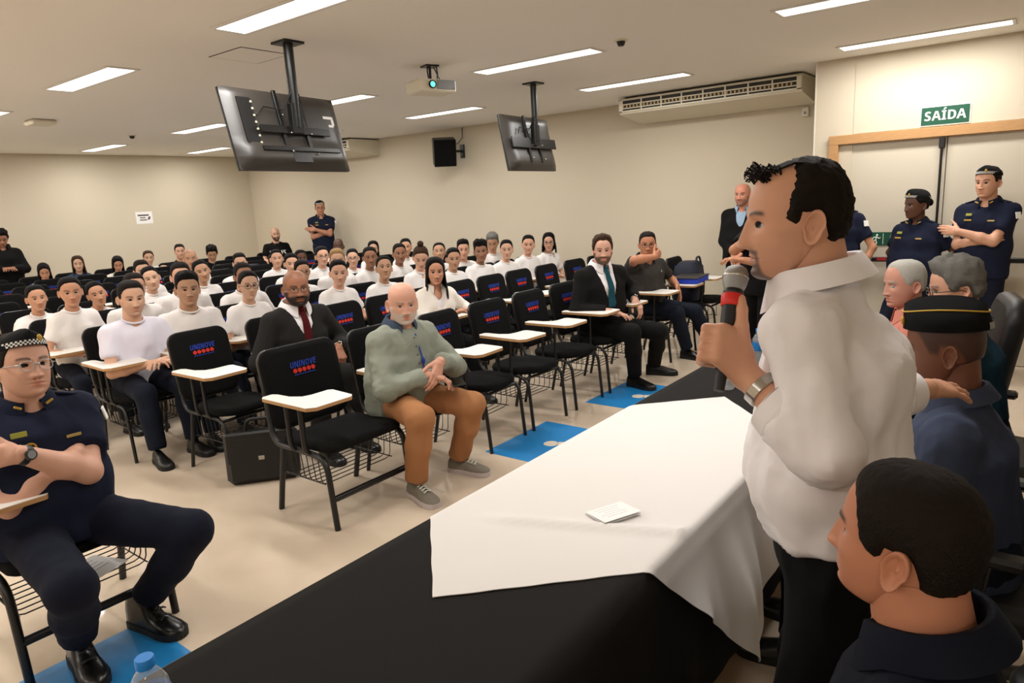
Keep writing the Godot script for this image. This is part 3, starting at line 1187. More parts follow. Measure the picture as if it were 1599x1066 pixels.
	if not d.get("bare_feet", false):
		for i in 2:
			var fd: Vector3 = (knees[i] - hips[i]) if sit else Vector3(0, 0, 1)
			if d.has("toe_r") and i == 0: fd = d.toe_r
			if d.has("toe_l") and i == 1: fd = d.toe_l
			if feet[i].y < 0.02:
				shoe(root, ankles[i] + Vector3(fd.x, 0, fd.z).normalized() * 0.01, fd, d.get("shoe", M.shoe), d.get("sole", M.sole), s * d.get("shoe_s", 1.0), d.get("shoe_h", 0.09), d.get("laces", null))
	if d.has("specs"):
		glasses(root, head_t, d.specs, d.get("specs_big", 1.0))
	if d.get("cap", false):
		side_cap(root, head_t, d.get("cap_tall", 0.075), d.get("piping", null), d.get("plain_cap", false))
	root.set_meta("j", {"wr": wrists[0], "wl": wrists[1], "er": elbows[0], "el": elbows[1], "N": N, "chest": chest, "belly": belly, "P": P, "head": head_t, "shr": sh[0], "shl": sh[1], "kr": knees[0], "kl": knees[1], "rc": rc, "tw": tw, "arm": arm_r})
	return root

# ---------------------------------------------------------------- chairs
func pad(mb: MB, poly: PackedVector2Array, prof: Array, at: Transform3D, dome := 0.0) -> void:
	# a cushion: the outline scaled by prof[i].x at height prof[i].y, closed above and below
	var rows := []
	for p in prof:
		var row := []
		for q in poly:
			row.append(at * Vector3(q.x * p.x, p.y, q.y * p.x))
		rows.append(row)
	var f := mb.v.size()
	mb.sheet(rows, true)
	var nc := poly.size()
	var mid := at * Vector3(0, (prof[0].y + prof[-1].y) / 2, 0)
	for i in range(f, mb.v.size()):
		if mb.n[i].dot(mb.v[i] - mid) < 0.0:
			mb.n[i] = -mb.n[i]
	while mb.ix.size() and mb.ix[mb.ix.size() - 1] >= f:
		mb.ix.resize(mb.ix.size() - 3)
	for r in prof.size() - 1:
		for k in nc:
			mb.quad(f + r * nc + k, f + r * nc + (k + 1) % nc, f + (r + 1) * nc + (k + 1) % nc, f + (r + 1) * nc + k)
	for e in [0, prof.size() - 1]:
		var o := at.basis * (Vector3.UP if e > 0 else Vector3.DOWN)
		var c := mb.add(at * Vector3(0, prof[e].y + (dome if e > 0 else 0.0), 0), o)
		var rim := []
		for k in nc:
			rim.append(mb.add(rows[e][k], o.lerp(mb.n[f + e * nc + k], 0.25).normalized()))
		for k in nc:
			mb.tri(c, rim[k], rim[(k + 1) % nc])

const TILT := 0.20

func make_chair(label: String, at: Vector3, turn: float, wide: bool, group: String) -> Node3D:
	var o := thing("tablet_chair", label, "chair", at, turn, group)
	var w := 0.275 if wide else 0.205
	var r := 0.0165 if wide else 0.0125
	var bw := 0.535 if wide else 0.43
	for s in [-1.0, 1.0]:
		var mb := MB.new()
		mb.tube(bend([Vector3(s * w, 0.0, 0.262), Vector3(s * w, 0.395, 0.225), Vector3(s * w, 0.405, -0.06)], 0.09), r, 8)
		part("leg", mb, M.steel, o)
		mb = MB.new()
		mb.tube([Vector3(s * w, 0.0, -0.245), Vector3(s * w, 0.40, -0.15)], r, 8)
		part("leg", mb, M.steel, o)
		mb = MB.new()
		mb.tube(bend([Vector3(s * w, 0.40, -0.05), Vector3(s * w, 0.402, -0.235), Vector3(s * (w - 0.03), 0.86, -0.335)], 0.08), r, 8)
		part("back_upright", mb, M.steel, o)
	var bar := MB.new()
	bar.tube([Vector3(-w, 0.165, 0.243), Vector3(w, 0.165, 0.243)] if wide else [Vector3(-w, 0.385, 0.2), Vector3(w, 0.385, 0.2)], r * (1.1 if wide else 0.9), 8)
	part("crossbar", bar, M.steel, o)
	bar = MB.new()
	bar.tube([Vector3(-w, 0.395, -0.14), Vector3(w, 0.395, -0.14)], r * 0.9, 8)
	part("crossbar", bar, M.steel, o)
	var bk := MB.new()
	for i in 7:
		var z := -0.17 + 0.05 * i
		bk.tube(bend([Vector3(-w + 0.015, 0.385, z), Vector3(-w + 0.03, 0.215, z), Vector3(w - 0.03, 0.215, z), Vector3(w - 0.015, 0.385, z)], 0.03, 2), 0.0032, 4)
	for x in [-w + 0.035, w - 0.035]:
		bk.tube([Vector3(x, 0.222, -0.2), Vector3(x, 0.222, 0.15)], 0.004, 4)
	part("book_basket", bk, M.steel, o)
	var st := MB.new()
	var seat_poly := rounded(bw - 0.01, 0.45, 0.06 if wide else 0.15, 6)
	pad(st, seat_poly, [Vector2(0.94, 0.0), Vector2(1.0, 0.012), Vector2(1.0, 0.032), Vector2(0.975, 0.045), Vector2(0.9, 0.052)], Transform3D(Basis(Vector3.RIGHT, -0.03), Vector3(0, 0.405, 0.03)), 0.003)
	part("seat", st, M.fabric, o)
	var lean := Basis(Vector3.RIGHT, -TILT)
	var bt := Transform3D(lean * Basis(Vector3.RIGHT, PI / 2), lean * Vector3(0, 0.235, -0.012) + Vector3(0, 0.455, -0.235))
	var back_poly := rounded(bw, 0.47, 0.075, 6)
	var bm := MB.new()
	pad(bm, back_poly, [Vector2(0.95, 0.0), Vector2(0.985, 0.008), Vector2(0.985, 0.022), Vector2(0.955, 0.034), Vector2(0.86, 0.038)], bt, 0.002)
	var back := part("backrest", bm, M.fabric, o)
	var sm := MB.new()
	pad(sm, back_poly, [Vector2(0.96, -0.012), Vector2(1.0, -0.006), Vector2(1.0, 0.010), Vector2(0.985, 0.013)], bt)
	part("back_shell", sm, M.shell, back)
	# the emblem printed on the front of the backrest
	var lt := Transform3D(lean, lean * Vector3(0, 0.318, 0.0285) + Vector3(0, 0.455, -0.235))
	var em := MB.new()
	em.text("UNINOVE", 0.031, 0.0016, lt * Transform3D(Basis.from_scale(Vector3(0.92, 1.12, 1)), Vector3(0, 0.03, 0.001)), 0.22)
	for k in 9:
		em.box(lt * Vector3(-0.066 + k * 0.0165, -0.029, 0.001), Vector3(0.012, 0.006, 0.0016), 0.0, lean)
	part("blue_lettering", em, M.logo_blue, back)
	var dots := MB.new()
	for k in 5:
		dots.lathe([Vector2(0.0, -0.001), Vector2(0.0135, -0.001), Vector2(0.0135, 0.0016), Vector2(0.0, 0.0016)], 14, lt * Transform3D(Basis(Vector3.RIGHT, PI / 2), Vector3(-0.062 + k * 0.031, -0.006, 0.0)))
	part("red_dots", dots, M.logo_red, back)
	# the writing tablet on the sitter's right
	var x0 := -w - 0.105
	var poly := PackedVector2Array([Vector2(x0, -0.13), Vector2(x0 + 0.02, -0.15), Vector2(x0 + 0.075, -0.15), Vector2(x0 + 0.09, -0.12), Vector2(x0 + 0.095, -0.02), Vector2(x0 + 0.13, 0.045), Vector2(x0 + 0.18, 0.06), Vector2(x0 + 0.285, 0.06), Vector2(x0 + 0.305, 0.08), Vector2(x0 + 0.29, 0.26), Vector2(x0 + 0.265, 0.285), Vector2(x0 + 0.04, 0.285), Vector2(x0, 0.25)])
	var tm := MB.new()
	tm.slab(poly, 0.003, Transform3D(Basis(), Vector3(0, 0.702, 0)))
	var tab := part("tablet", tm, M.laminate, o)
	var te := MB.new()
	te.slab(poly, 0.017, Transform3D(Basis(), Vector3(0, 0.685, 0)))
	part("tablet_edge", te, M.ply, tab)
	for z in [-0.02, 0.10]:
		var pm := MB.new()
		pm.tube(bend([Vector3(-w, 0.40, z), Vector3(-w - 0.035, 0.43, z), Vector3(-w - 0.045, 0.684, z + 0.01)], 0.04), r * 0.85, 8)
		part("tablet_post", pm, M.steel, o)
	return o

# ---------------------------------------------------------------- the room
const CEIL := 2.8
const WALL_Z := -8.35
const DOOR_Z := -7.34
const BACK_X := -13.2

func room() -> void:
	var mb := MB.new()
	mb.box(Vector3(-5.1, -0.06, -2.4), Vector3(16.6, 0.12, 12.4))
	struct("floor", mb, M.floor)
	mb = MB.new()
	mb.box(Vector3(-5.1, CEIL + 0.1, -2.4), Vector3(16.6, 0.2, 12.4))
	struct("ceiling", mb, M.ceiling)
	mb = MB.new()
	mb.box(Vector3(BACK_X - 0.1, 1.4, -2.4), Vector3(0.2, 2.8, 12.4))
	struct("wall_back", mb, M.wall)
	mb = MB.new()
	mb.box(Vector3(-7.54, 1.4, WALL_Z - 0.1), Vector3(11.32, 2.8, 0.2))
	struct("wall_side", mb, M.wall)
	mb = MB.new()
	mb.box(Vector3(-1.782, 1.4, (DOOR_Z + WALL_Z) / 2 - 0.1), Vector3(0.2, 2.8, DOOR_Z - WALL_Z), 0.0)
	struct("wall_return", mb, M.wall)
	# the wall with the double door: an opening 1.74 wide, 2.05 high
	mb = MB.new()
	mb.box(Vector3(-1.708, 1.4, DOOR_Z - 0.1), Vector3(0.352, 2.8, 0.2))
	mb.box(Vector3(-0.749, 2.455, DOOR_Z - 0.1), Vector3(1.57, 0.69, 0.2))
	mb.box(Vector3(1.566, 1.4, DOOR_Z - 0.1), Vector3(3.06, 2.8, 0.2))
	struct("wall_door", mb, M.wall)
	mb = MB.new()
	mb.box(Vector3(3.1, 1.4, -2.2), Vector3(0.2, 2.8, 12.2))
	struct("wall_front", mb, M.wall)
	mb = MB.new()
	mb.box(Vector3(-5.1, 1.4, 3.7), Vector3(16.6, 2.8, 0.2))
	struct("wall_left", mb, M.wall)
	# door leaves, frame and fittings
	var d := Node3D.new()
	d.name = "door_1"
	d.set_meta("kind", "structure")
	add_child(d)
	for k in 2:
		mb = MB.new()
		mb.box(Vector3(-1.157 + 0.786 * k, 1.015, DOOR_Z - 0.03), Vector3(0.780, 2.02, 0.04), 0.003)
		struct("leaf", mb, M.leaf, d)
	mb = MB.new()
	mb.box(Vector3(-1.69, 1.0525, DOOR_Z + 0.008), Vector3(0.085, 2.105, 0.07), 0.004)
	mb.box(Vector3(0.07, 1.0525, DOOR_Z + 0.008), Vector3(0.085, 2.105, 0.07), 0.004)
	mb.box(Vector3(-0.81, 2.062, DOOR_Z + 0.009), Vector3(1.845, 0.086, 0.072), 0.004)
	struct("door_frame", mb, M.ply, d)
	mb = MB.new()
	mb.tube([Vector3(-0.80, 0.98, DOOR_Z + 0.03), Vector3(-0.80, 1.98, DOOR_Z + 0.03)], 0.011, 8)
	mb.box(Vector3(-0.80, 1.965, DOOR_Z + 0.02), Vector3(0.045, 0.09, 0.05), 0.005)
	mb.box(Vector3(-0.80, 0.95, DOOR_Z + 0.03), Vector3(0.07, 0.11, 0.06), 0.006)
	struct("bolt_rod", mb, M.black_plastic, d)
	mb = MB.new()
	mb.box(Vector3(-1.15, 0.94, DOOR_Z + 0.055), Vector3(0.62, 0.045, 0.03), 0.008)
	struct("push_bar", mb, M.black_plastic, d)
	mb = MB.new()
	mb.box(Vector3(-0.40, 0.94, DOOR_Z + 0.055), Vector3(0.62, 0.045, 0.03), 0.008)
	struct("push_bar", mb, M.black_plastic, d)
	mb = MB.new()
	mb.box(Vector3(-1.19, 0.945, DOOR_Z + 0.072), Vector3(0.14, 0.03, 0.006))
	struct("push_plate", mb, M.red_plastic, d)
	# a drop in the plaster: thin conduit cover beside the frame, as in the photograph
	mb = MB.new()
	mb.box(Vector3(-1.875, 1.4, DOOR_Z + 0.002), Vector3(0.012, 2.8, 0.008))
	struct("trim_1", mb, M.trim, null)

func ceiling_light(at: Vector3, label: String) -> void:
	var o := thing("ceiling_light", label, "light", at, 0.0, "recessed ceiling lights")
	var f := MB.new()
	for s in [-1.0, 1.0]:
		f.box(Vector3(0, -0.004, s * 0.113), Vector3(1.25, 0.012, 0.026), 0.003)
		f.box(Vector3(s * 0.612, -0.004, 0), Vector3(0.026, 0.012, 0.2), 0.003)
	part("frame", f, M.white_metal, o)
	var p := MB.new()
	p.box(Vector3(0, -0.002, 0), Vector3(1.2, 0.008, 0.2))
	part("light_panel", p, M.lamp, o)
	var l := AreaLight3D.new()
	l.name = "lamp_light"
	l.area_size = Vector2(1.18, 0.19)
	l.light_color = Color(1.0, 0.99, 0.975)
	l.light_energy = LAMP_ENERGY
	l.area_range = 30.0
	l.shadow_enabled = true
	o.add_child(l)
	l.position = Vector3(0, -0.014, 0)
	l.rotation.x = -PI / 2

func air_conditioner(at: Vector3, length: float, label: String) -> void:
	# local: length along x, back against the wall at -z side
	var o := thing("air_conditioner", label, "air conditioner", at)
	var prof := PackedVector2Array()   # z, y section
	var mb := MB.new()
	# the cross-section, extruded along x: top flat to the ceiling, bottom sloping up to the front
	var sec := [Vector2(0, 0.0), Vector2(0, 0.255), Vector2(0.62, 0.255), Vector2(0.645, 0.235), Vector2(0.65, 0.10), Vector2(0.63, 0.075), Vector2(0.10, 0.0)]
	var pp := PackedVector2Array()
	for q in sec:
		pp.append(Vector2(q.x, q.y))
	mb.slab(pp, length, Transform3D(Basis(Vector3(0, 0, 1), Vector3(1, 0, 0), Vector3(0, 1, 0)), Vector3(-length / 2, 0, 0)))
	part("casing", mb, M.ac, o)
	var top := MB.new()
	top.box(Vector3(-0.02, 0.262, 0.28), Vector3(length - 0.1, 0.012, 0.56))
	part("top_plate", top, M.ac_dark, o)
	var mouth := MB.new()
	mouth.box(Vector3(0, 0.168, 0.645), Vector3(length - 0.09, 0.115, 0.014))
	part("air_outlet", mouth, M.ac_dark, o)
	var rim := MB.new()
	for y in [0.235, 0.104]:
		rim.box(Vector3(0, y, 0.652), Vector3(length, 0.018, 0.02), 0.004)
	for s in [-1.0, 1.0]:
		rim.box(Vector3(s * (length / 2 - 0.025), 0.168, 0.652), Vector3(0.05, 0.15, 0.02), 0.006)
	part("front_rim", rim, M.ac, o)
	var n := 8
	for k in n + 1:
		var b := MB.new()
		b.box(Vector3(-length / 2 + 0.045 + (length - 0.09) * k / n, 0.17, 0.654), Vector3(0.014, 0.115, 0.012))
		part("divider", b, M.ac, o)
	for k in 2:
		var b := MB.new()
		b.box(Vector3(0, 0.182 - 0.045 * k, 0.655), Vector3(length - 0.1, 0.012, 0.018), 0.002)
		part("louvre", b, M.ac, o)
	for k in int((length - 0.1) / 0.045):
		var b := MB.new()
		b.box(Vector3(-length / 2 + 0.06 + k * 0.045, 0.16, 0.653), Vector3(0.016, 0.026, 0.012), 0.0)
		part("vane", b, M.ac_yellow, o)

func ceiling_tv(at: Vector3, label: String, w: float, h: float, tilt: float, turn: float, second: bool) -> void:
	# hangs from the ceiling; its screen looks at the audience (-X), its back at the camera (+X)
	var o := thing("television", label, "television", at)
	var g := Transform3D(Basis(Vector3.UP, turn) * Basis(Vector3.BACK, tilt), Vector3(0, -0.58, 0))
	var mb := MB.new()
	mb.tube([Vector3(0.07, 0, 0), Vector3(0.07, -0.56, 0)], 0.033, 10)
	mb.box(Vector3(0.07, -0.008, 0), Vector3(0.16, 0.016, 0.16), 0.003)
	part("pole", mb, M.black_metal, o)
	mb = MB.new()
	mb.box(g * Vector3(-0.03, 0, 0), Vector3(0.025, h, w), 0.006, g.basis)
	part("bezel", mb, M.tv_black, o)
	mb = MB.new()
	mb.box(g * Vector3(-0.0435, 0.0, 0), Vector3(0.003, h - 0.03, w - 0.03), 0.0, g.basis)
	part("screen", mb, M.tv_screen, o)
	# back housing: a shallow dome with a deeper lower bulge
	mb = MB.new()
	var rows := []
	for j in 13:
		var v := j / 12.0
		var row := []
		for i in 19:
			var u := i / 18.0
			var e := minf(sstep(0.0, 0.09, u), sstep(1.0, 0.91, u)) * minf(sstep(0.0, 0.10, v), sstep(1.0, 0.94, v))
			var bulge := 0.022 * sstep(0.68, 0.74, v) if not second else 0.012 * sstep(0.72, 0.76, v)
			row.append(g * Vector3(-0.018 + (0.042 + bulge) * e, h * (0.5 - v), w * (0.5 - u)))
		rows.append(row)
	mb.shell(rows, 0.004)
	var hous := part("back_housing", mb, M.tv_back, o)
	mb = MB.new()
	if not second:
		mb.box(g * Vector3(0.026, 0.03, w * 0.5 - 0.14), Vector3(0.012, h * 0.62, 0.11), 0.002, g.basis)
		part("port_recess", mb, M.black_plastic, hous)
		for k in 8:
			mb = MB.new()
			mb.box(g * Vector3(0.034, 0.17 - 0.045 * k, w * 0.5 - 0.19), Vector3(0.012, 0.014, 0.014), 0.002, g.basis)
			part("connector", mb, M.connector, hous)
		mb = MB.new()
		mb.box(g * Vector3(0.0265, 0.115, -w * 0.5 + 0.14), Vector3(0.004, 0.020, 0.10), 0.0, g.basis)
		mb.box(g * Vector3(0.0265, 0.085, -w * 0.5 + 0.10), Vector3(0.004, 0.05, 0.026), 0.0, g.basis)
		mb.box(g * Vector3(0.0265, 0.055, -w * 0.5 + 0.125), Vector3(0.004, 0.018, 0.05), 0.0, g.basis)
		part("rating_label", mb, M.paper, hous)
		mb = MB.new()
		mb.box(g * Vector3(0.05, -h * 0.5 + 0.075, 0.0), Vector3(0.006, 0.07, 0.17), 0.003, g.basis)
		part("stand_cover", mb, M.black_plastic, hous)
	else:
		mb.box(g * Vector3(0.03, 0.03, -0.30), Vector3(0.004, 0.03, 0.08), 0.0, g.basis)
		part("rating_label", mb, M.paper, hous)
		mb = MB.new()
		for z in [0.17, 0.25]:
			mb.lathe([Vector2(0.012, 0), Vector2(0.032, 0), Vector2(0.032, 0.006), Vector2(0.012, 0.006)], 14, Transform3D(g.basis * Basis(Vector3.BACK, -PI / 2), g * Vector3(0.054, -0.03, z)))
		part("mount_hole", mb, M.black_plastic, hous)
	# wall-mount bracket: two verticals and a cross plate
	mb = MB.new()
	for z in [-0.11, 0.11]:
		mb.box(g * Vector3(0.04, 0.03, z), Vector3(0.018, h * 0.86, 0.03), 0.002, g.basis)
	mb.box(g * Vector3(0.054, -0.01, 0), Vector3(0.014, 0.10 if second else 0.05, w * (0.92 if second else 0.62)), 0.002, g.basis)
	if not second:
		mb.box(g * Vector3(0.054, -0.14, -0.02), Vector3(0.014, 0.03, w * 0.7), 0.002, g.basis)
	mb.box(Vector3(0.07, -0.5, 0), Vector3(0.05, 0.20, 0.09), 0.004)
	part("bracket", mb, M.black_metal, o)
	for q in [[0.10, 0.09], [-0.02, 0.04], [0.06, -0.03], [-0.13, -0.03], [-0.15, -0.17], [0.09, -0.16]]:
		mb = MB.new()
		mb.blob(g * Vector3(0.062, q[1], q[0]), Vector3.ONE * 0.008, 8)
		part("bolt", mb, M.chrome, o)
	mb = MB.new()
	mb.tube([Vector3(0.09, -0.30, 0.01), g * Vector3(0.08, 0.12, 0.10), g * Vector3(0.05, 0.14, 0.24), g * Vector3(0.045, 0.08, w * 0.5 - 0.2)], 0.005, 6)
	part("cable", mb, M.black_plastic, o)

func fittings() -> void:
	var xs := [1.65, -0.94, -3.55, -6.25, -8.98, -11.92]
	var cols := ["beyond the door end", "nearest the exit sign", "beside the television poles", "over the middle rows", "over the rear rows", "nearest the back wall"]
	var zs := [2.2, -0.2, -2.62, -5.05, -6.80]
	var rows := ["behind the camera", "above the speakers' table side", "in the row above the near television", "in the row above the projector", "in the row along the air conditioner"]
	for j in zs.size():
		for i in xs.size():
			if xs[i] > -3.0 and zs[j] > -2.0 and zs[j] < 2.0 or xs[i] > 0.0 and zs[j] < 0.0:
				continue      # the lamps straight above the speakers' table do not burn
			ceiling_light(Vector3(xs[i], CEIL, zs[j]), "white recessed ceiling light %s, %s" % [rows[j], cols[i]])
	air_conditioner(Vector3(-3.155, 2.525, WALL_Z), 2.10, "long white air conditioner under the ceiling beside the door wall")
	air_conditioner(Vector3(-10.25, 2.525, WALL_Z), 2.10, "long white air conditioner far back behind the near television")
	ceiling_tv(Vector3(-4.27, CEIL, -3.07), "black television seen from behind, the nearer of the two ceiling sets", 1.03, 0.545, 0.22, 0.15, false)
	ceiling_tv(Vector3(-4.27, CEIL, -5.93), "black television seen from behind, nearer the air conditioner", 0.95, 0.545, 0.18, 0.10, true)
	# projector
	var o := thing("projector", "white ceiling projector with glowing teal lens between the televisions", "projector", Vector3(-4.2, CEIL, -4.45), facing(Vector3(1, 0, 0.35)))
	var mb := MB.new()
	mb.box(Vector3(0, -0.175, 0), Vector3(0.34, 0.10, 0.26), 0.012)
	part("casing", mb, M.ac, o)
	mb = MB.new()
	mb.box(Vector3(0.075, -0.168, 0.128), Vector3(0.17, 0.075, 0.016), 0.004)
	part("grille", mb, M.grey_plastic, o)
	mb = MB.new()
	mb.lathe([Vector2(0.0, 0.0), Vector2(0.030, 0.0), Vector2(0.033, 0.008), Vector2(0.033, 0.02), Vector2(0.026, 0.026)], 20, Transform3D(Basis(Vector3.RIGHT, PI / 2), Vector3(-0.055, -0.17, 0.125)))
	part("lens_ring", mb, M.black_plastic, o)
	mb = MB.new()
	mb.blob(Vector3(-0.055, -0.17, 0.143), Vector3(0.022, 0.022, 0.008), 14)
	part("lens_light", mb, M.lens, o)
	mb = MB.new()
	mb.tube([Vector3(0.0, 0, 0), Vector3(0, -0.13, 0)], 0.012, 8)
	mb.tube([Vector3(0.05, 0, 0.02), Vector3(0.07, -0.06, 0.0), Vector3(0.06, -0.13, 0.0)], 0.006, 6)
	mb.tube([Vector3(-0.02, 0, 0.0), Vector3(-0.04, -0.05, 0.03), Vector3(-0.03, -0.13, 0.03)], 0.006, 6)
	mb.tube([Vector3(0.03, 0, 0.0), Vector3(0.10, -0.08, -0.04), Vector3(0.15, -0.12, -0.08)], 0.005, 6)
	mb.box(Vector3(0, -0.006, 0), Vector3(0.12, 0.012, 0.12), 0.003)
	part("mount", mb, M.black_metal, o)
	# loudspeaker on the side wall
	o = thing("wall_speaker", "black loudspeaker on a bracket high on the long wall", "speaker", Vector3(-7.30, 2.44, WALL_Z))
	var sb := Basis(Vector3.UP, 0.85) * Basis(Vector3.RIGHT, 0.25)
	mb = MB.new()
	mb.box(Vector3(-0.09, -0.01, 0.33), Vector3(0.34, 0.40, 0.24), 0.012, sb)
	var sp := part("cabinet", mb, M.black_plastic, o)
	mb = MB.new()
	mb.box(Vector3(-0.09, -0.01, 0.33) + sb * Vector3(0, 0, 0.121), Vector3(0.325, 0.385, 0.008), 0.003, sb)
	part("grille", mb, M.fabric, sp)
	mb = MB.new()
	mb.box(Vector3(0, 0.0, 0.015), Vector3(0.08, 0.20, 0.03), 0.004)
	mb.tube([Vector3(0, 0, 0.02), Vector3(-0.02, 0, 0.2)], 0.018, 8)
	part("bracket", mb, M.black_metal, o)
	mb = MB.new()
	mb.tube([Vector3(0.02, 0.35, 0.012), Vector3(0.03, 0.2, 0.03), Vector3(0.0, 0.12, 0.10), Vector3(-0.03, 0.08, 0.22)], 0.006, 6)
	part("cable", mb, M.black_plastic, o)
	# small ceiling things
	for q in [[Vector3(-2.65, CEIL, -4.9), "round white smoke detector near the air conditioner"], [Vector3(-10.05, CEIL, -4.65), "round white smoke detector over the rear rows"]]:
		var sd := thing("smoke_detector", q[1], "smoke detector", q[0], 0.0, "smoke detectors")
		mb = MB.new()
		mb.lathe([Vector2(0.0, -0.012), Vector2(0.05, -0.012), Vector2(0.055, 0.0)], 20)
		part("base", mb, M.ac, sd)
		mb = MB.new()
		mb.lathe([Vector2(0.0, -0.045), Vector2(0.022, -0.045), Vector2(0.03, -0.03), Vector2(0.034, -0.012)], 16)
		part("sensor", mb, M.black_plastic if q[0].x > -5.0 else M.ac_dark, sd)
	o = thing("ceiling_box", "flat white router box on the ceiling at far left", "router", Vector3(-8.93, CEIL, -3.17))
	mb = MB.new()
	mb.box(Vector3(0, -0.03, 0), Vector3(0.26, 0.05, 0.26), 0.02)
	part("cover", mb, M.ac, o)
	mb = MB.new()
	mb.box(Vector3(0, -0.003, 0), Vector3(0.22, 0.006, 0.22))
	part("mounting_plate", mb, M.grey_plastic, o)
	o = thing("access_panel", "square plaster access panel in ceiling beside the near television pole", "panel", Vector3(-4.72, CEIL, -3.11))
	mb = MB.new()
	mb.box(Vector3(0, -0.002, 0), Vector3(0.40, 0.004, 0.38), 0.0015)
	part("panel", mb, M.ceiling, o)
	mb = MB.new()
	for s in [-1.0, 1.0]:
		mb.box(Vector3(s * 0.206, -0.001, 0), Vector3(0.010, 0.002, 0.402))
		mb.box(Vector3(0, -0.001, s * 0.196), Vector3(0.40, 0.002, 0.010))
	part("gap", mb, M.ac_dark, o)
	o = thing("wall_socket", "small white cable box on the wall below the air conditioner", "socket", Vector3(-2.23, 2.45, WALL_Z))
	mb = MB.new()
	mb.box(Vector3(0, 0, 0.02), Vector3(0.07, 0.10, 0.04), 0.006)
	part("cover", mb, M.ac, o)
	mb = MB.new()
	mb.box(Vector3(0, -0.01, 0.041), Vector3(0.03, 0.03, 0.003))
	part("plate", mb, M.grey_plastic, o)
	# exit sign
	o = thing("exit_sign", "green exit sign reading SAÍDA above the door frame", "sign", Vector3(-0.795, 2.2, DOOR_Z))
	mb = MB.new()
	mb.box(Vector3(0, 0, 0.004), Vector3(0.378, 0.168, 0.008), 0.001)
	part("border", mb, M.sign_white, o)
	mb = MB.new()
	mb.box(Vector3(0, 0, 0.0085), Vector3(0.362, 0.152, 0.003))
	part("plate", mb, M.sign_green, o)
	mb = MB.new()
	mb.text("SAÍDA", 0.078, 0.002, Transform3D(Basis.from_scale(Vector3(1.0, 1.0, 1)), Vector3(0.0, 0.0, 0.011)))
	part("letters", mb, M.sign_white, o)
	o = thing("door_sign", "dark green push-door sign with running figure on the door leaf", "sign", Vector3(-1.13, 1.127, DOOR_Z - 0.008))
	mb = MB.new()
	mb.box(Vector3(0, 0, 0.002), Vector3(0.43, 0.125, 0.004), 0.001)
	part("plate", mb, M.sign_green, o)
	mb = MB.new()
	mb.text("APERTE E", 0.032, 0.002, Transform3D(Basis(), Vector3(0.055, 0.026, 0.005)))
	mb.text("EMPURRE", 0.032, 0.002, Transform3D(Basis(), Vector3(0.055, -0.026, 0.005)))
	mb.box(Vector3(-0.098, 0, 0.005), Vector3(0.004, 0.10, 0.002))
	part("letters", mb, M.sign_white, o)
	mb = MB.new()
	mb.blob(Vector3(-0.150, 0.036, 0.005), Vector3(0.010, 0.010, 0.002), 10)
	mb.tube([Vector3(-0.155, 0.022, 0.005), Vector3(-0.160, -0.008, 0.005), Vector3(-0.150, -0.045, 0.005)], 0.006, 6)
	mb.tube([Vector3(-0.160, -0.008, 0.005), Vector3(-0.180, -0.022, 0.005), Vector3(-0.188, -0.044, 0.005)], 0.005, 6)
	mb.tube([Vector3(-0.155, 0.02, 0.005), Vector3(-0.135, 0.004, 0.005), Vector3(-0.120, 0.012, 0.005)], 0.005, 6)
	mb.tube([Vector3(-0.158, 0.02, 0.005), Vector3(-0.180, 0.012, 0.005), Vector3(-0.186, -0.004, 0.005)], 0.005, 6)
	part("running_figure", mb, M.sign_white, o)
	# notice on the back wall
	o = thing("paper_notice", "white paper notice taped to the back wall", "notice", Vector3(BACK_X, 1.69, -6.10), PI / 2)
	mb = MB.new()
	mb.box(Vector3(0, 0, 0.001), Vector3(0.30, 0.215, 0.002))
	part("sheet", mb, M.paper, o)
	mb = MB.new()
	mb.box(Vector3(-0.015, 0.045, 0.0025), Vector3(0.20, 0.026, 0.001))
	mb.box(Vector3(-0.03, 0.0, 0.0025), Vector3(0.10, 0.018, 0.001))
	mb.box(Vector3(-0.02, -0.04, 0.0025), Vector3(0.13, 0.018, 0.001))
	mb.box(Vector3(0.085, -0.01, 0.0025), Vector3(0.035, 0.06, 0.001), 0.0, Basis(Vector3.BACK, -0.5))
	part("print", mb, M.ink, o)
	# blue floor markers
	for q in [[Vector3(-2.73, 0, -0.72), "blue floor sticker under the seated officer's boots at lower left"], [Vector3(-2.73, 0, -3.74), "blue floor sticker beside the white tablecloth, the middle one"], [Vector3(-2.73, 0, -5.04), "blue floor sticker under the suited guest's shoe, the farthest one"]]:
		var st := thing("floor_sticker", q[1], "sticker", q[0], 0.0, "blue floor stickers")
		mb = MB.new()
		mb.box(Vector3(0, 0.0008, 0), Vector3(0.38, 0.0016, 0.74))
		part("sheet", mb, M.sticker, st)
		mb = MB.new()
		mb.slab(circle(0.052, 24), 0.0005, Transform3D(Basis(), Vector3(0.115, 0.0017, 0.02)))
		mb.slab(PackedVector2Array([Vector2(0.145, -0.035), Vector2(0.19, -0.055), Vector2(0.19, 0.03), Vector2(0.15, 0.01)]), 0.0005, Transform3D(Basis(), Vector3(0, 0.0017, 0)))
		part("white_symbol", mb, M.sticker_white, st)

func circle(r: float, n: int) -> PackedVector2Array:
	var p := PackedVector2Array()
	for i in n:
		p.append(Vector2.from_angle(TAU * i / n) * r)
	return p

# ---------------------------------------------------------------- table, cloths, bottles
const TX0 := -1.40
const TX1 := -0.725
const TZ0 := 0.55
const TZ1 := -4.75
const TY := 0.75

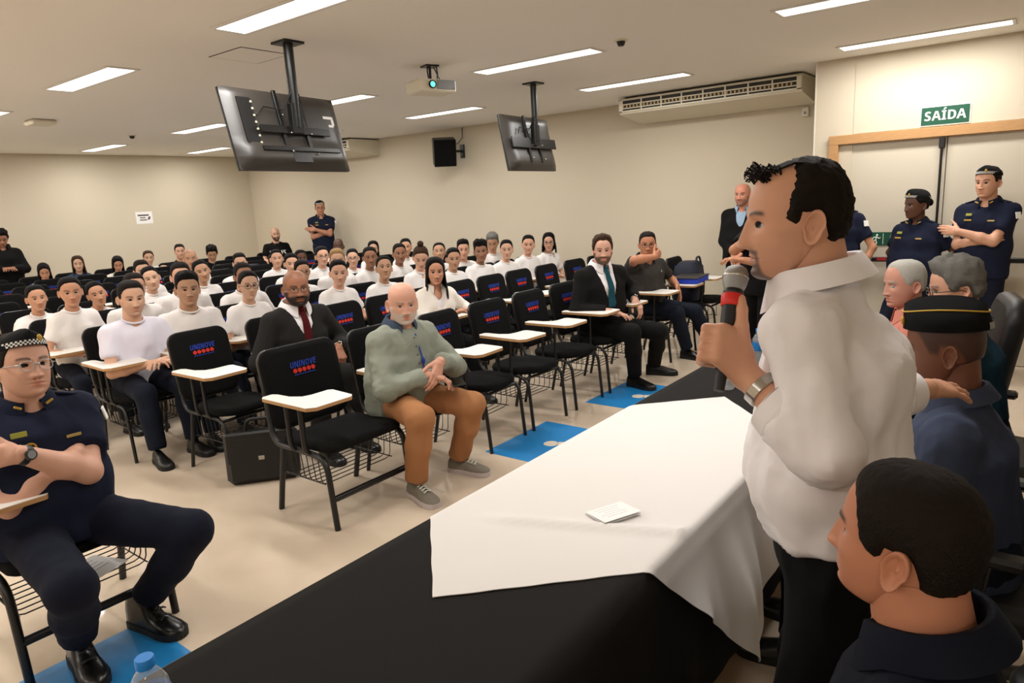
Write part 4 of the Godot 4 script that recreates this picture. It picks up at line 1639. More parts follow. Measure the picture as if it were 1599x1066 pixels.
func table() -> void:
	var o := thing("panel_table", "long folding table under the black cloth", "table", Vector3((TX0 + TX1) / 2, 0, (TZ0 + TZ1) / 2))
	var mb := MB.new()
	mb.box(Vector3(0, TY - 0.022, 0), Vector3(0.66, 0.03, TZ0 - TZ1 - 0.02), 0.004)
	part("tabletop", mb, M.ply, o)
	for z in [-2.4, -0.8, 0.8, 2.4]:
		for x in [-0.27, 0.27]:
			mb = MB.new()
			mb.tube([Vector3(x, 0, z), Vector3(x, TY - 0.03, z)], 0.018, 8)
			part("leg", mb, M.steel, o)
	# black cloth: top, rounded edges and hanging sides with soft folds
	o = thing("black_tablecloth", "black cloth covering the long speakers' table", "tablecloth", Vector3.ZERO)
	mb = MB.new()
	var rows := []
	var prof := []   # unfolded distance across
	for k in 13: prof.append(-0.60 + 0.05 * k)
	for k in 9: prof.append(0.0 + (TX1 - TX0) * (k + 0.5) / 9.0)
	for k in 13: prof.append((TX1 - TX0) + 0.05 * k)
	var nz := 90
	for j in nz + 1:
		var z := lerpf(TZ0, TZ1, float(j) / nz)
		var row := []
		for u in prof:
			row.append(drape(TX0 + u, z, TY, 0.0))
		rows.append(row)
	mb.shell(rows, -0.003)
	part("cloth", mb, M.black_cloth, o)
	# white square cloth laid cornerwise
	o = thing("white_tablecloth", "white square cloth laid cornerwise over the black tablecloth", "tablecloth", Vector3.ZERO)
	rows = []
	var n := 72
	for j in n + 1:
		var row := []
		for i in n + 1:
			var a := lerpf(-1.0, 1.0, float(i) / n)
			var b := lerpf(-1.0, 1.0, float(j) / n)
			var p := Vector2(-1.095, -1.985) + Vector2(a - b, a + b) * 0.5 * 0.945
			p += Vector2(0.0015 * sin(b * 31.0), 0.0015 * sin(a * 27.0)) * (1.0 if maxf(absf(a), absf(b)) > 0.97 else 0.2)
			row.append(drape(p.x, p.y, TY + 0.006, 1.0))
		rows.append(row)
	mb = MB.new()
	mb.shell(rows, -0.002)
	part("cloth", mb, M.white_cloth, o)
	# folded paper on the white cloth
	o = thing("folded_paper", "small folded white paper lying on the white cloth", "paper", Vector3(-0.945, TY + 0.0095, -1.645), -0.42)
	mb = MB.new()
	mb.box(Vector3(0, 0.0015, 0), Vector3(0.10, 0.002, 0.13), 0.0, Basis(Vector3.BACK, 0.02))
	part("sheet", mb, M.paper, o)
	mb = MB.new()
	mb.box(Vector3(0.004, 0.0065, 0), Vector3(0.095, 0.001, 0.13), 0.0, Basis(Vector3.BACK, 0.075))
	part("upper_leaf", mb, M.paper, o)
	mb = MB.new()
	for k in 5:
		mb.box(Vector3(-0.032 + 0.014 * k, 0.0042 + 0.00105 * k, 0.004 * (k % 2)), Vector3(0.0016, 0.0004, 0.085 - 0.015 * (k % 3)), 0.0, Basis(Vector3.BACK, 0.075))
	part("handwriting", mb, M.pale_ink, o)
	bottle(Vector3(-1.145, TY + 0.004, -0.415), "clear water bottle with blue cap at the lower left table corner", M.cap_blue, M.label_blue, 0.205, 0.033)
	bottle(Vector3(-1.13, TY + 0.004, -3.07), "clear water bottle with white cap beside the speaker's wrist", M.cap_white, M.label_blue, 0.205, 0.031)
	bottle(Vector3(-1.13, TY + 0.004, -3.50), "clear water bottle with light blue cap farther along the table", M.cap_blue, M.label_blue, 0.21, 0.032)

func drape(x: float, z: float, y: float, white: float) -> Vector3:
	# where a point of a flat cloth comes to rest: on the table or folded over its long edges
	var r := 0.014
	var over := 0.0
	var sgn := 1.0
	if x > TX1:
		over = x - TX1
	elif x < TX0:
		over = TX0 - x
		sgn = -1.0
	var edge := TX1 if sgn > 0.0 else TX0
	if over <= 0.0:
		var h := 0.0
		if white > 0.0:
			# the one long crease across the white cloth
			var a := Vector2(-1.33, -1.40)
			var b := Vector2(-0.70, -1.655)
			var t := clampf((Vector2(x, z) - a).dot(b - a) / (b - a).length_squared(), 0.0, 1.0)
			var dd := (Vector2(x, z) - a.lerp(b, t)).length()
			h = 0.013 * ga(dd, 0.022) * sstep(0.0, 0.3, t) + 0.0015 * sin(x * 9.0 + z * 7.0)
			h = maxf(h, 0.0)
		return Vector3(x, y + h, z)
	var ang := minf(over / r, PI / 2)
	var down := maxf(over - r * PI / 2, 0.0)
	var px := edge + sgn * r * sin(ang)
	var py := y - r * (1.0 - cos(ang)) - down
	var fold := sstep(0.02, 0.35, down)
	if white > 0.0:
		var f := 0.020 * sin((z + 1.66) * 17.0) + 0.010 * sin((z + 1.3) * 41.0 + down * 4.0) + 0.035 * ga(z + 1.70 - 0.25 * down, 0.05)
		px += sgn * (fold * f + 0.050 * fold + 0.008 * sstep(0.0, 0.05, down) + 0.05 * down)
	else:
		px += sgn * fold * (0.014 * sin(z * 11.0) + 0.008 * sin(z * 23.0 + 1.0))
	return Vector3(px, maxf(py, 0.02), z)

func bottle(at: Vector3, label: String, cap_m: Material, label_m: Material, h: float, r: float) -> void:
	var o := thing("water_bottle", label, "bottle", at, 0.0, "water bottles on the table")
	var mb := MB.new()
	var prof := [Vector2(0.0, 0.002), Vector2(r * 0.8, 0.0), Vector2(r, 0.008)]
	for k in 5:
		prof.append(Vector2(r, 0.018 + 0.014 * k))
		prof.append(Vector2(r * 0.95, 0.024 + 0.014 * k))
	prof.append_array([Vector2(r, 0.095), Vector2(r, h * 0.68), Vector2(r * 0.93, h * 0.76), Vector2(r * 0.62, h * 0.85), Vector2(0.0125, h * 0.90), Vector2(0.0125, h * 0.94)])
	mb.lathe(prof, 28)
	part("plastic_body", mb, M.pet, o)
	mb = MB.new()
	mb.lathe([Vector2(r * 1.012, 0.098), Vector2(r * 1.018, 0.10), Vector2(r * 1.018, h * 0.675), Vector2(r * 1.012, h * 0.68)], 28)
	part("label", mb, label_m, o)
	mb = MB.new()
	mb.lathe([Vector2(0.0, h * 0.915), Vector2(0.0155, h * 0.915), Vector2(0.0155, h * 0.99), Vector2(0.0145, h), Vector2(0.0, h)], 24)
	part("screw_cap", mb, cap_m, o)

# ---------------------------------------------------------------- the audience
const ORD := ["zeroth", "first", "second", "third", "fourth", "fifth", "sixth", "seventh", "eighth", "ninth", "tenth", "eleventh", "twelfth", "thirteenth", "fourteenth", "fifteenth", "sixteenth"]
const ROW_X := [0.0, -3.13, -4.27, -5.21, -6.15, -7.07, -8.0, -8.95, -9.85, -10.75, -11.65]
const SKINS := {"fair": Color(0.85, 0.665, 0.56), "light": Color(0.83, 0.645, 0.54), "tan": Color(0.76, 0.57, 0.455), "brown": Color(0.60, 0.425, 0.33), "dark": Color(0.355, 0.235, 0.18)}
const TALK := Vector3(-0.34, 1.55, -1.3)
# row, head, skin, narrow build, hair, manner
const CROWD := [
	[3, Vector3(-5.150, 1.124, -2.200), "light", false, "crop", ""],
	[3, Vector3(-5.150, 1.133, -2.616), "tan", false, "crop2", ""],
	[3, Vector3(-5.150, 1.096, -3.124), "fair", true, "bun", "specs"],
	[3, Vector3(-5.150, 1.094, -4.047), "light", true, "bun", ""],
	[3, Vector3(-5.150, 1.074, -4.603), "tan", true, "bun", "up"],
	[3, Vector3(-5.150, 1.131, -5.117), "fair", true, "topknot", "down"],
	[3, Vector3(-5.150, 1.068, -5.616), "tan", true, "bun", ""],
	[3, Vector3(-5.150, 1.102, -6.090), "brown", true, "curls", ""],
	[3, Vector3(-5.150, 1.081, -6.569), "fair", true, "bun", ""],
	[3, Vector3(-5.150, 1.105, -7.017), "light", true, "bun", ""],
	[3, Vector3(-5.150, 1.101, -7.471), "light", true, "bob", "specs"],
	[4, Vector3(-6.090, 1.139, -2.155), "tan", true, "bun", ""],
	[4, Vector3(-6.090, 1.105, -2.641), "light", false, "crop", ""],
	[4, Vector3(-6.090, 1.153, -3.053), "light", false, "crop", ""],
	[4, Vector3(-6.090, 1.087, -3.654), "brown", false, "crop", ""],
	[4, Vector3(-6.090, 1.054, -4.322), "tan", true, "bun", "specs"],
	[4, Vector3(-6.090, 1.120, -4.785), "light", false, "blond", ""],
	[4, Vector3(-6.090, 1.109, -5.247), "brown", true, "bun", ""],
	[4, Vector3(-6.090, 1.110, -5.705), "brown", true, "bun", ""],
	[4, Vector3(-6.090, 1.063, -6.386), "tan", true, "bun", "up"],
	[4, Vector3(-6.090, 1.055, -6.839), "light", false, "crop2", ""],
	[4, Vector3(-6.090, 1.105, -7.461), "tan", false, "grey", "down"],
	[5, Vector3(-7.010, 1.038, -2.206), "tan", true, "bun", ""],
	[5, Vector3(-7.010, 1.009, -2.695), "tan", true, "bun", "tilt"],
	[5, Vector3(-7.010, 1.091, -3.212), "fair", true, "bun", "tilt"],
	[5, Vector3(-7.010, 1.101, -3.739), "tan", true, "bun", "tilt"],
	[5, Vector3(-7.010, 1.066, -4.837), "light", true, "pony", ""],
	[5, Vector3(-7.010, 1.113, -5.284), "fair", true, "bun", "specs"],
	[5, Vector3(-7.010, 1.043, -5.754), "fair", true, "bun", "specs"],
	[5, Vector3(-7.010, 1.100, -6.696), "tan", true, "bun", ""],
	[6, Vector3(-7.940, 1.101, -3.553), "light", false, "crop", ""],
	[6, Vector3(-7.940, 1.070, -4.743), "light", false, "crop", ""],
	[6, Vector3(-7.940, 1.073, -5.266), "light", true, "bun", ""],
	[6, Vector3(-7.940, 1.036, -5.637), "dark", true, "bun", ""],
	[6, Vector3(-7.940, 1.052, -6.918), "light", true, "long", ""],
	[7, Vector3(-8.890, 1.128, -4.611), "tan", false, "bald", ""],
	[7, Vector3(-8.890, 1.080, -7.038), "dark", false, "bald", ""],
	[10, Vector3(-11.590, 0.993, -3.808), "tan", true, "longdown", ""],
	[10, Vector3(-11.590, 1.056, -4.273), "fair", true, "longjean", ""],
	[10, Vector3(-11.590, 0.997, -4.836), "tan", true, "longdown", ""],
	[10, Vector3(-11.590, 1.040, -5.321), "light", true, "bunlean", ""],
	[10, Vector3(-11.590, 1.095, -5.853), "light", false, "crop", ""],
	[10, Vector3(-11.590, 1.011, -6.414), "tan", false, "thick", "down"],
	[10, Vector3(-11.590, 1.251, -7.723), "light", false, "vans", ""],
]

func skin_of(k: String) -> Color:
	var c: Color = SKINS[k]
	c.r += rng.randf_range(-0.02, 0.02)
	return lin(c)

func hair_of(kind: String) -> Dictionary:
	var h := {"line": "short", "thick": 0.010, "top": 0.014, "m": M.hair_black, "seed": rng.randi() % 99}
	match kind:
		"crop": h.merge({"thick": 0.004, "top": 0.010, "m": M.hair_dark}, true)
		"crop2": h.merge({"thick": 0.004, "top": 0.022, "quiff": 0.006}, true)
		"grey": h.merge({"thick": 0.010, "top": 0.020, "m": M.hair_grey}, true)
		"blond": h.merge({"thick": 0.006, "top": 0.012, "m": M.hair_blond}, true)
		"thick": h.merge({"thick": 0.016, "top": 0.034, "rough": 0.3}, true)
		"bun": h.merge({"line": "tied", "thick": 0.006, "top": 0.009, "tail": "bun", "rough": 0.05}, true)
		"bunlean": h.merge({"line": "tied", "thick": 0.007, "top": 0.011, "tail": "bun", "m": M.hair_brown}, true)
		"topknot": h.merge({"line": "tied", "thick": 0.006, "top": 0.009, "tail": "topknot", "m": M.hair_brown}, true)
		"pony": h.merge({"line": "tied", "thick": 0.008, "top": 0.012, "tail": "pony"}, true)
		"curls": h.merge({"line": "high", "thick": 0.006, "top": 0.03, "tail": "curls", "rough": 0.4}, true)
		"bob": h.merge({"line": "long", "thick": 0.011, "top": 0.014, "tail": "long", "len": 0.13, "open": 1.3}, true)
		"long", "longdown", "longjean": h.merge({"line": "long", "thick": 0.010, "top": 0.013, "tail": "long", "len": 0.30, "open": 1.2, "m": M.hair_black if kind != "longjean" else M.hair_brown}, true)
	return h

func relax(zs: Array, gap: float) -> Array:
	# keeps neighbours in a row at least "gap" apart (sorted from the aisle inward)
	var out := zs.duplicate()
	for it in 60:
		for i in out.size() - 1:
			var d: float = out[i] - out[i + 1]
			if d < gap:
				out[i] += (gap - d) / 2.0
				out[i + 1] -= (gap - d) / 2.0
	return out

func audience() -> void:
	var chair: Node3D = null
	var seats := {}    # row -> [[z, person index or -1 or -2 for a guest]]
	# front rows: guests sit at some of these
	seats[1] = [[-2.35, -3], [-2.93, -2], [-3.56, -1], [-4.10, -1], [-4.66, -1], [-5.20, -1], [-5.72, -2], [-6.42, -2], [-7.02, -1], [-7.58, -1]]
	seats[2] = [[-2.36, -1], [-2.93, -2], [-3.60, -1], [-4.07, -1], [-4.53, -2], [-5.08, -1], [-5.55, -1], [-6.03, -1], [-6.58, -1], [-7.18, -1], [-7.72, -1]]
	for r in range(3, 11):
		var mine := []
		for i in CROWD.size():
			if CROWD[i][0] == r:
				mine.append([CROWD[i][1].z, i])
		mine.sort_custom(func(a, b): return a[0] > b[0])
		var zs := []
		for q in mine: zs.append(q[0])
		zs = relax(zs, 0.455)
		var all := []
		var at := -2.08 + 0.5
		for k in zs.size() + 1:
			var to: float = zs[k] if k < zs.size() else -8.45
			var free := at - to
			var fit := int(free / 0.5) - 1
			for j in fit:
				all.append([at - free * (j + 1) / (fit + 1), -1])
			if k < zs.size():
				all.append([zs[k], mine[k][1]])
				at = zs[k]
		seats[r] = all
	for r in seats:
		for k in seats[r].size():
			var q: Array = seats[r][k]
			var at := Vector3(ROW_X[r] + (0.0 if r < 3 else rng.randf_range(-0.02, 0.02)), 0, q[0])
			var turn := PI / 2 + rng.randf_range(-0.05, 0.05)
			var label := "black tablet-arm chair in the %s row, %s seat from the aisle" % [ORD[r], ORD[k + 1]]
			if q[1] == -3:
				continue
			if chair == null:
				chair = make_chair(label, at, turn, false, "tablet-arm chairs in rows")
			else:
				copy(chair, "tablet_chair", label, at, turn, "tablet-arm chairs in rows")
			if q[1] >= 0:
				seated(q[1], r, k + 1)
	var w := make_chair("wide empty black tablet chair at the front, standing by the aisle", Vector3(-3.13, 0, -2.35), PI / 2, true, "wide tablet-arm chairs")
	copy(w, "tablet_chair", "wide black tablet chair under the seated officer at lower left", Vector3(-3.13, 0, -0.92), PI / 2, "wide tablet-arm chairs")

func seated(i: int, r: int, k: int) -> void:
	var q: Array = CROWD[i]
	var head: Vector3 = q[1]
	var kind: String = q[4]
	var manner: String = q[5]
	var fem: bool = q[3]
	var to := TALK - head
	var off := atan2(to.x, to.z) - PI / 2
	var d := {
		"head": head, "turn": PI / 2 + off * 0.25, "look": TALK, "fem": fem, "s": 0.93 if fem else 1.0, "cell": 0.020 if r < 5 else 0.024, "lean": 0.10, "hand_cell": 0.0085 if r > 3 else 0.0065,
		"head_yaw": rng.randf_range(-0.12, 0.12), "head_pitch": rng.randf_range(-0.05, 0.05), "head_roll": rng.randf_range(-0.05, 0.05), "broad": rng.randf_range(0.95, 1.05), "fat": rng.randf_range(0.95, 1.08),
		"face": {"skin": skin_of(q[2]), "jaw": 0.90 if fem else 1.0, "wide": rng.randf_range(0.95, 1.02), "nose": rng.randf_range(0.8, 1.05)}, "shirt": M.tee, "trousers": M.jeans, "clothes": "tee",
		"label": "person in white T-shirt seated in the %s row, %s seat from the aisle" % [ORD[r], ORD[k]], "group": "audience members in white T-shirts"}
	if kind != "bald":
		d.hair = hair_of(kind)
	if kind in ["crop"] and q[2] == "brown": d.face.buzz = 0.8
	if kind == "bald":
		d.face.buzz = 0.35
	if manner == "specs":
		d.specs = M.specs_dark
		d.label += ", wearing glasses"
	if manner == "up": d.head_pitch = -0.22
	if manner == "down" or kind == "longdown":
		d.head_pitch = 0.38
		d.face.down = true
	if manner == "tilt": d.head_roll = 0.22
	if kind == "longjean":
		d.shirt = M.denim
		d.label = "person in denim jacket seated against the back wall, %s seat" % ORD[k]
		d.sleeve = 2.0
	if r == 10 and kind in ["crop", "thick"]:
		d.shirt = M.black_tee
		d.label = "person in black top in the last row, %s seat from the aisle" % ORD[k]
	if kind == "vans":
		d.shirt = M.black_tee
		d.label = "person in black T-shirt with white lettering seated in the rear corner"
		d.face.merge({"beard": 0.9, "buzz": 0.3})
		d.turn = facing(Vector3(1, 0, 0.5))
		d.fat = 1.15
		d.seat = 0.55
		d.erase("hair")
	if kind == "bunlean":
		d.wrist_l = Vector3(0.22, 0.86, 0.22)
	if kind == "longdown":
		d.sleeve = 2.0
		d.shirt = M.cream
		d.label = "person in cream long-sleeved top, head bowed, last row, %s seat" % ORD[k]
	if not fem and q[2] == "light" and i % 3 == 0:
		d.face.merge({"beard": 0.18})
	if r > 4:
		d.face_n = 44
		d.face_r = 40
	if i == 0 or i == 1:
		d.cell = 0.016
		d.face_n = 84
		d.face_r = 72
		d.hand_cell = 0.005
		d.fat = 1.0
		d.wrist_r = Vector3(-0.04, 0.68, 0.33)
		d.wrist_l = Vector3(0.06, 0.68, 0.32)
	if i == 0:
		d.shirt = M.tee_lilac
		d.face.buzz = 0.4
	var p := person(d)
	if kind == "vans":
		var mb := MB.new()
		mb.text("VANS", 0.085, 0.004, Transform3D(Basis(), Vector3.ZERO))
		on_chest(p, "shirt_lettering", mb, 0.0, -0.03, M.sign_white)

var last_shirt: PackedVector3Array
var last_normal: PackedVector3Array

func nearest_on(root: Node3D, called: String, x: float, y: float) -> Array:
	# the front-most point of a garment at (x, y) in the person's own axes, and its normal
	var m: MeshInstance3D = root.get_node(called)
	var arr := m.mesh.surface_get_arrays(0)
	var v: PackedVector3Array = arr[0]
	var nn: PackedVector3Array = arr[1]
	var best := Vector3.ZERO
	var bn := Vector3(0, 0, 1)
	var score := -1e9
	for i in v.size():
		var e := Vector2(v[i].x - x, v[i].y - y).length()
		if e < 0.03 and v[i].z - 3.0 * e > score:
			score = v[i].z - 3.0 * e
			best = v[i]
			bn = nn[i]
	best.x = x
	best.y = y
	return [best, bn]

func on_chest(root: Node3D, called: String, mb: MB, x: float, y: float, m: Material, garment := "shirt") -> void:
	# fixes a small flat piece (built in x and y round the origin) to the front of a garment; y is relative to the chest
	var j: Dictionary = root.get_meta("j")
	var hit := nearest_on(root, garment, x, j.chest.y + y)
	var zz: Vector3 = (hit[1] + Vector3(0, 0, 0.6)).normalized()
	var xx := Vector3.UP.cross(zz).normalized()
	var t := Transform3D(Basis(xx, zz.cross(xx), zz), hit[0] + zz * 0.007)
	var o := MB.new()
	o.merge(mb, t)
	part(called, o, m, root)

func badge(parts: Array) -> MB:
	# parts: [x, y, w, h] plates and [x, y, r] discs
	var mb := MB.new()
	for p in parts:
		if p.size() == 4:
			mb.box(Vector3(p[0], p[1], 0), Vector3(p[2], p[3], 0.004), 0.001)
		else:
			mb.lathe([Vector2(p[2] * 0.72, -0.002), Vector2(p[2], -0.002), Vector2(p[2], 0.003), Vector2(p[2] * 0.72, 0.003)], 18, Transform3D(Basis(Vector3.RIGHT, PI / 2), Vector3(p[0], p[1], 0)))
	return mb

func uniform_marks(p: Node3D, near := false) -> void:
	var j: Dictionary = p.get_meta("j")
	var mb := badge([[0, 0.035, 0.05, 0.020]])
	on_chest(p, "chest_crest", mb, -0.085, 0.045, M.crest)
	if near:
		mb = badge([[-0.032, 0.0, 0.022], [0.026, 0.0, 0.020], [-0.032, 0, 0.012, 0.012], [0.026, 0.002, 0.010, 0.022], [-0.003, -0.032, 0.10, 0.010]])
	else:
		mb = badge([[0, 0.0, 0.06, 0.012]])
	on_chest(p, "chest_badges", mb, -0.085, 0.025 if near else 0.035, M.gold)
	on_chest(p, "name_bar", badge([[0, 0, 0.05, 0.012]]), 0.085, 0.03, M.brass)
	# collar tabs and shoulder slides
	for s in [-1.0, 1.0]:
		mb = MB.new()
		mb.box(Vector3(s * 0.052, j.N.y + 0.0, j.N.z + 0.085), Vector3(0.028, 0.010, 0.006), 0.002, Basis(Vector3.BACK, s * 0.5) * Basis(Vector3.RIGHT, -0.5))
		part("collar_tab", mb, M.gold, p)
	for s in [j.shr, j.shl]:
		mb = MB.new()
		mb.box(s.lerp(j.N, 0.25) + Vector3(0, 0.062, 0.0), Vector3(0.075, 0.010, 0.05), 0.003, Basis(Vector3.BACK, -0.3 * signf(s.x)))
		part("shoulder_strap", mb, M.navy, p)
	mb = MB.new()
	for q in [[j.shl, j.el, 1.0]]:
		var c: Vector3 = q[0].lerp(q[1], 0.18)
		mb.box(c + Vector3(q[2] * (j.arm * 1.12 + 0.026), 0.012, 0.018), Vector3(0.006, 0.052, 0.046), 0.001, Basis(Vector3.UP, -0.45) * Basis(Vector3.BACK, 0.22))
	part("sleeve_patch", mb, M.sign_white, p)

func watch(p: Node3D, wrist: Vector3, elbow: Vector3, r: float, m: Material, face_m: Material, out: Vector3) -> void:
	var ax := (elbow - wrist).normalized()
	var c := wrist + ax * 0.02
	out = (out - ax * out.dot(ax)).normalized()
	var b := Basis(out.cross(ax), ax, out)
	var mb := MB.new()
	mb.lathe([Vector2(r, -0.012), Vector2(r + 0.004, -0.010), Vector2(r + 0.004, 0.010), Vector2(r, 0.012)], 24, Transform3D(b, c))
	var band := part("wristwatch", mb, m, p)
	mb = MB.new()
	mb.lathe([Vector2(0, 0), Vector2(0.019, 0), Vector2(0.021, 0.004), Vector2(0.019, 0.010), Vector2(0.015, 0.011)], 20, Transform3D(b * Basis(Vector3.RIGHT, PI / 2), c + out * (r + 0.001)))
	part("watch_case", mb, m, band)
	mb = MB.new()
	mb.lathe([Vector2(0, 0.0105), Vector2(0.015, 0.0105)], 20, Transform3D(b * Basis(Vector3.RIGHT, PI / 2), c + out * (r + 0.001)))
	part("watch_face", mb, face_m, band)

func necktie(p: Node3D, m: Material, garment := "shirt") -> void:
	var j: Dictionary = p.get_meta("j")
	var rows := []
	var n := 9
	for i in n:
		var t := i / float(n - 1)
		var y := lerpf(j.N.y - 0.018, j.belly.y + 0.02, t)
		var hit := nearest_on(p, garment, 0.0, y)
		var w := lerpf(0.019, 0.040, t)
		var z: float = maxf(hit[0].z, j.N.z + 0.06 if i == 0 else -9.0) + 0.009
		rows.append([Vector3(w, y, z - 0.004), Vector3(0, y, z + 0.003), Vector3(-w, y, z - 0.004)])
	var mb := MB.new()
	mb.shell(rows, -0.005)
	var k: Vector3 = rows[0][1]
	mb.blob(k + Vector3(0, 0.012, 0.0), Vector3(0.020, 0.020, 0.014), 10)
	part("necktie", mb, m, p)

# ---------------------------------------------------------------- guests, officers and speakers
const FOLD_L := Vector3(-0.10, 0, 0)

func folded(p_seat_y: float, z: float) -> Dictionary:
	# crossed arms: wrists in the person's own axes
	return {"wrist_l": Vector3(-0.115, p_seat_y + 0.02, z + 0.045), "wrist_r": Vector3(0.075, p_seat_y - 0.05, z - 0.01), "hint_l": Vector3(1.0, -0.75, -0.1), "hint_r": Vector3(-1.0, -0.75, -0.1),
		"hand_l": [Vector3(-1, 0.1, -0.15), Vector3(0, -0.2, -1), [0.2, 0.2, 0.25, 0.3]], "hand_r": [Vector3(0.8, -0.15, -0.75), Vector3(0.3, -0.1, -1), [0.3, 0.3, 0.35, 0.4]]}

func officer(d: Dictionary) -> Node3D:
	d.merge({"clothes": "uniform", "shirt": M.navy, "trousers": M.navy_trousers, "cap": true, "collar": M.navy, "collar_h": 0.034, "collar_r": 1.3, "sleeve": 0.66, "loose": 0.004, "shoe": M.boot, "shoe_h": 0.14, "folds": 0.006})
	var p := person(d)
	uniform_marks(p, d.get("near", false))
	if not d.get("sit", true):
		var j: Dictionary = p.get_meta("j")
		var mb := MB.new()
		mb.lathe([Vector2(0.150, -0.022), Vector2(0.158, -0.018), Vector2(0.158, 0.018), Vector2(0.150, 0.022)], 32, Transform3D(Basis.from_scale(Vector3(1.14, 1, 0.86)), j.P + Vector3(0, 0.035, 0.0)))
		part("belt", mb, M.boot, p)
	return p

func guests() -> void:
	# officer at lower left, arms crossed
	var d := {"head": Vector3(-3.03, 1.155, -0.865), "turn": PI / 2 - 0.02, "look": TALK, "head_pitch": -0.16, "head_roll": -0.10, "lean": 0.03, "hip_z": 0.05, "neck_h": -0.142, "cell": 0.0115, "face_n": 150, "face_r": 120, "fat": 1.14, "s": 1.04, "near": true, "arms": 1.1,
		"face": {"skin": lin(Color(0.82, 0.63, 0.54)), "jaw": 1.10, "wide": 1.05, "buzz": 0.3, "beard": 0.10}, "hair": hair_of("crop"), "specs": M.specs_clear, "specs_big": 1.05,
		"foot_r": Vector3(-2.83, 0, -0.81), "foot_l": Vector3(-2.87, 0, -1.07), "leg_len": 0.465, "world_feet": true, "knee_r": Vector3(-0.25, 1.4, 1.0), "knee_l": Vector3(0.45, 1.4, 1.0), "toe_r": Vector3(-0.1, 0, 1.0), "toe_l": Vector3(0.25, 0, 1.0), "laces": M.boot, "legs": 1.08, "shoe_s": 1.06, "hem_up": 0.06,
		"label": "person in navy uniform and chequered cap seated with crossed arms at lower left", "group": "officers in navy uniform"}
	d.merge(folded(0.865, 0.185))
	var p := officer(d)
	var j: Dictionary = p.get_meta("j")
	watch(p, j.wl, j.el, 0.033, M.black_plastic, M.grey_plastic, Vector3(0.1, 0.3, 1))
	# older guest in the grey-green shirt
	d = {"head": Vector3(-3.0, 1.105, -2.80), "turn": PI / 2 - 0.10, "look": Vector3(0.6, 1.2, -0.6), "head_pitch": 0.06, "lean": 0.10, "neck_h": -0.128, "cell": 0.0115, "face_n": 140, "face_r": 110, "fat": 1.26, "s": 1.02, "clothes": "shirt", "neck": 1.05, "head_s": 1.0,
		"face": {"skin": lin(Color(0.85, 0.64, 0.55)), "jaw": 1.06, "wide": 1.02, "beard": 0.75, "beard_colour": Color(0.56, 0.52, 0.47), "brow": Color(0.32, 0.26, 0.21), "buzz": 0.0, "ears": 1.1},
		"shirt": M.sage, "trousers": M.tan, "collar": M.sage_dark, "collar_gap": 0.5, "shoe": M.sneaker, "sole": M.sneaker_sole, "laces": M.lace, "shoe_s": 1.05, "shoe_h": 0.08, "folds": 0.011, "folds2": 0.003, "fold_freq": 6.0, "cuff": 0.90, "loose": 0.006, "hem_drop": 0.08, "legs": 1.05,
		"world_feet": true, "foot_r": Vector3(-2.80, 0, -2.60), "foot_l": Vector3(-2.84, 0, -3.02), "toe_r": Vector3(-0.15, 0, 1), "toe_l": Vector3(0.30, 0, 1), "knee_r": Vector3(-0.2, 0.9, 1), "knee_l": Vector3(0.2, 0.7, 1),
		"world_hands": true, "wrist_r": Vector3(-2.80, 0.70, -2.77), "wrist_l": Vector3(-2.78, 0.765, -2.85), "hand_r": [Vector3(0.45, -0.35, -0.75), Vector3(-0.1, -1, 0.2), [0.3, 0.35, 0.4, 0.45]], "hand_l": [Vector3(0.15, -0.75, 0.5), Vector3(-0.9, -0.3, 0.1), [0.35, 0.35, 0.35, 0.4]],
		"hint_r": Vector3(-0.9, -0.6, -0.2), "hint_l": Vector3(0.9, -0.6, -0.2), "label": "person in grey-green shirt and tan trousers seated in the front row"}
	p = person(d)
	j = p.get_meta("j")
	var ph := thing("mobile_phone", "black mobile phone lying on the tan trousers", "phone", Vector3(-2.70, 0.632, -2.905), 0.9)
	var mb := MB.new()
	mb.box(Vector3(0, 0, 0), Vector3(0.075, 0.010, 0.15), 0.003, Basis(Vector3.BACK, 0.12))
	part("casing", mb, M.black_plastic, ph)
	mb = MB.new()
	mb.box(Vector3(0, 0.0055, 0), Vector3(0.068, 0.001, 0.14), 0.0, Basis(Vector3.BACK, 0.12))
	part("screen", mb, M.tv_screen, ph)
	for k in 5:
		mb = MB.new()
		mb.blob(Vector3(0, j.N.y - 0.07 - 0.05 * k, nearest_on(p, "shirt", 0, j.N.y - 0.07 - 0.05 * k)[0].z + 0.003), Vector3(0.005, 0.005, 0.002), 8)
		part("button", mb, M.sage_dark, p)
	mb = MB.new()
	mb.tube([Vector3(0.02, j.N.y - 0.05, nearest_on(p, "shirt", 0.02, j.N.y - 0.05)[0].z + 0.006), Vector3(0.025, j.chest.y - 0.03, nearest_on(p, "shirt", 0.025, j.chest.y - 0.03)[0].z + 0.008), Vector3(0.03, j.belly.y + 0.03, nearest_on(p, "shirt", 0.03, j.belly.y + 0.03)[0].z + 0.008)], 0.004, 6)
	mb.blob(Vector3(0.027, j.chest.y - 0.06, nearest_on(p, "shirt", 0.027, j.chest.y - 0.06)[0].z + 0.012), Vector3(0.012, 0.022, 0.008), 10)
	part("lanyard", mb, M.logo_blue, p)
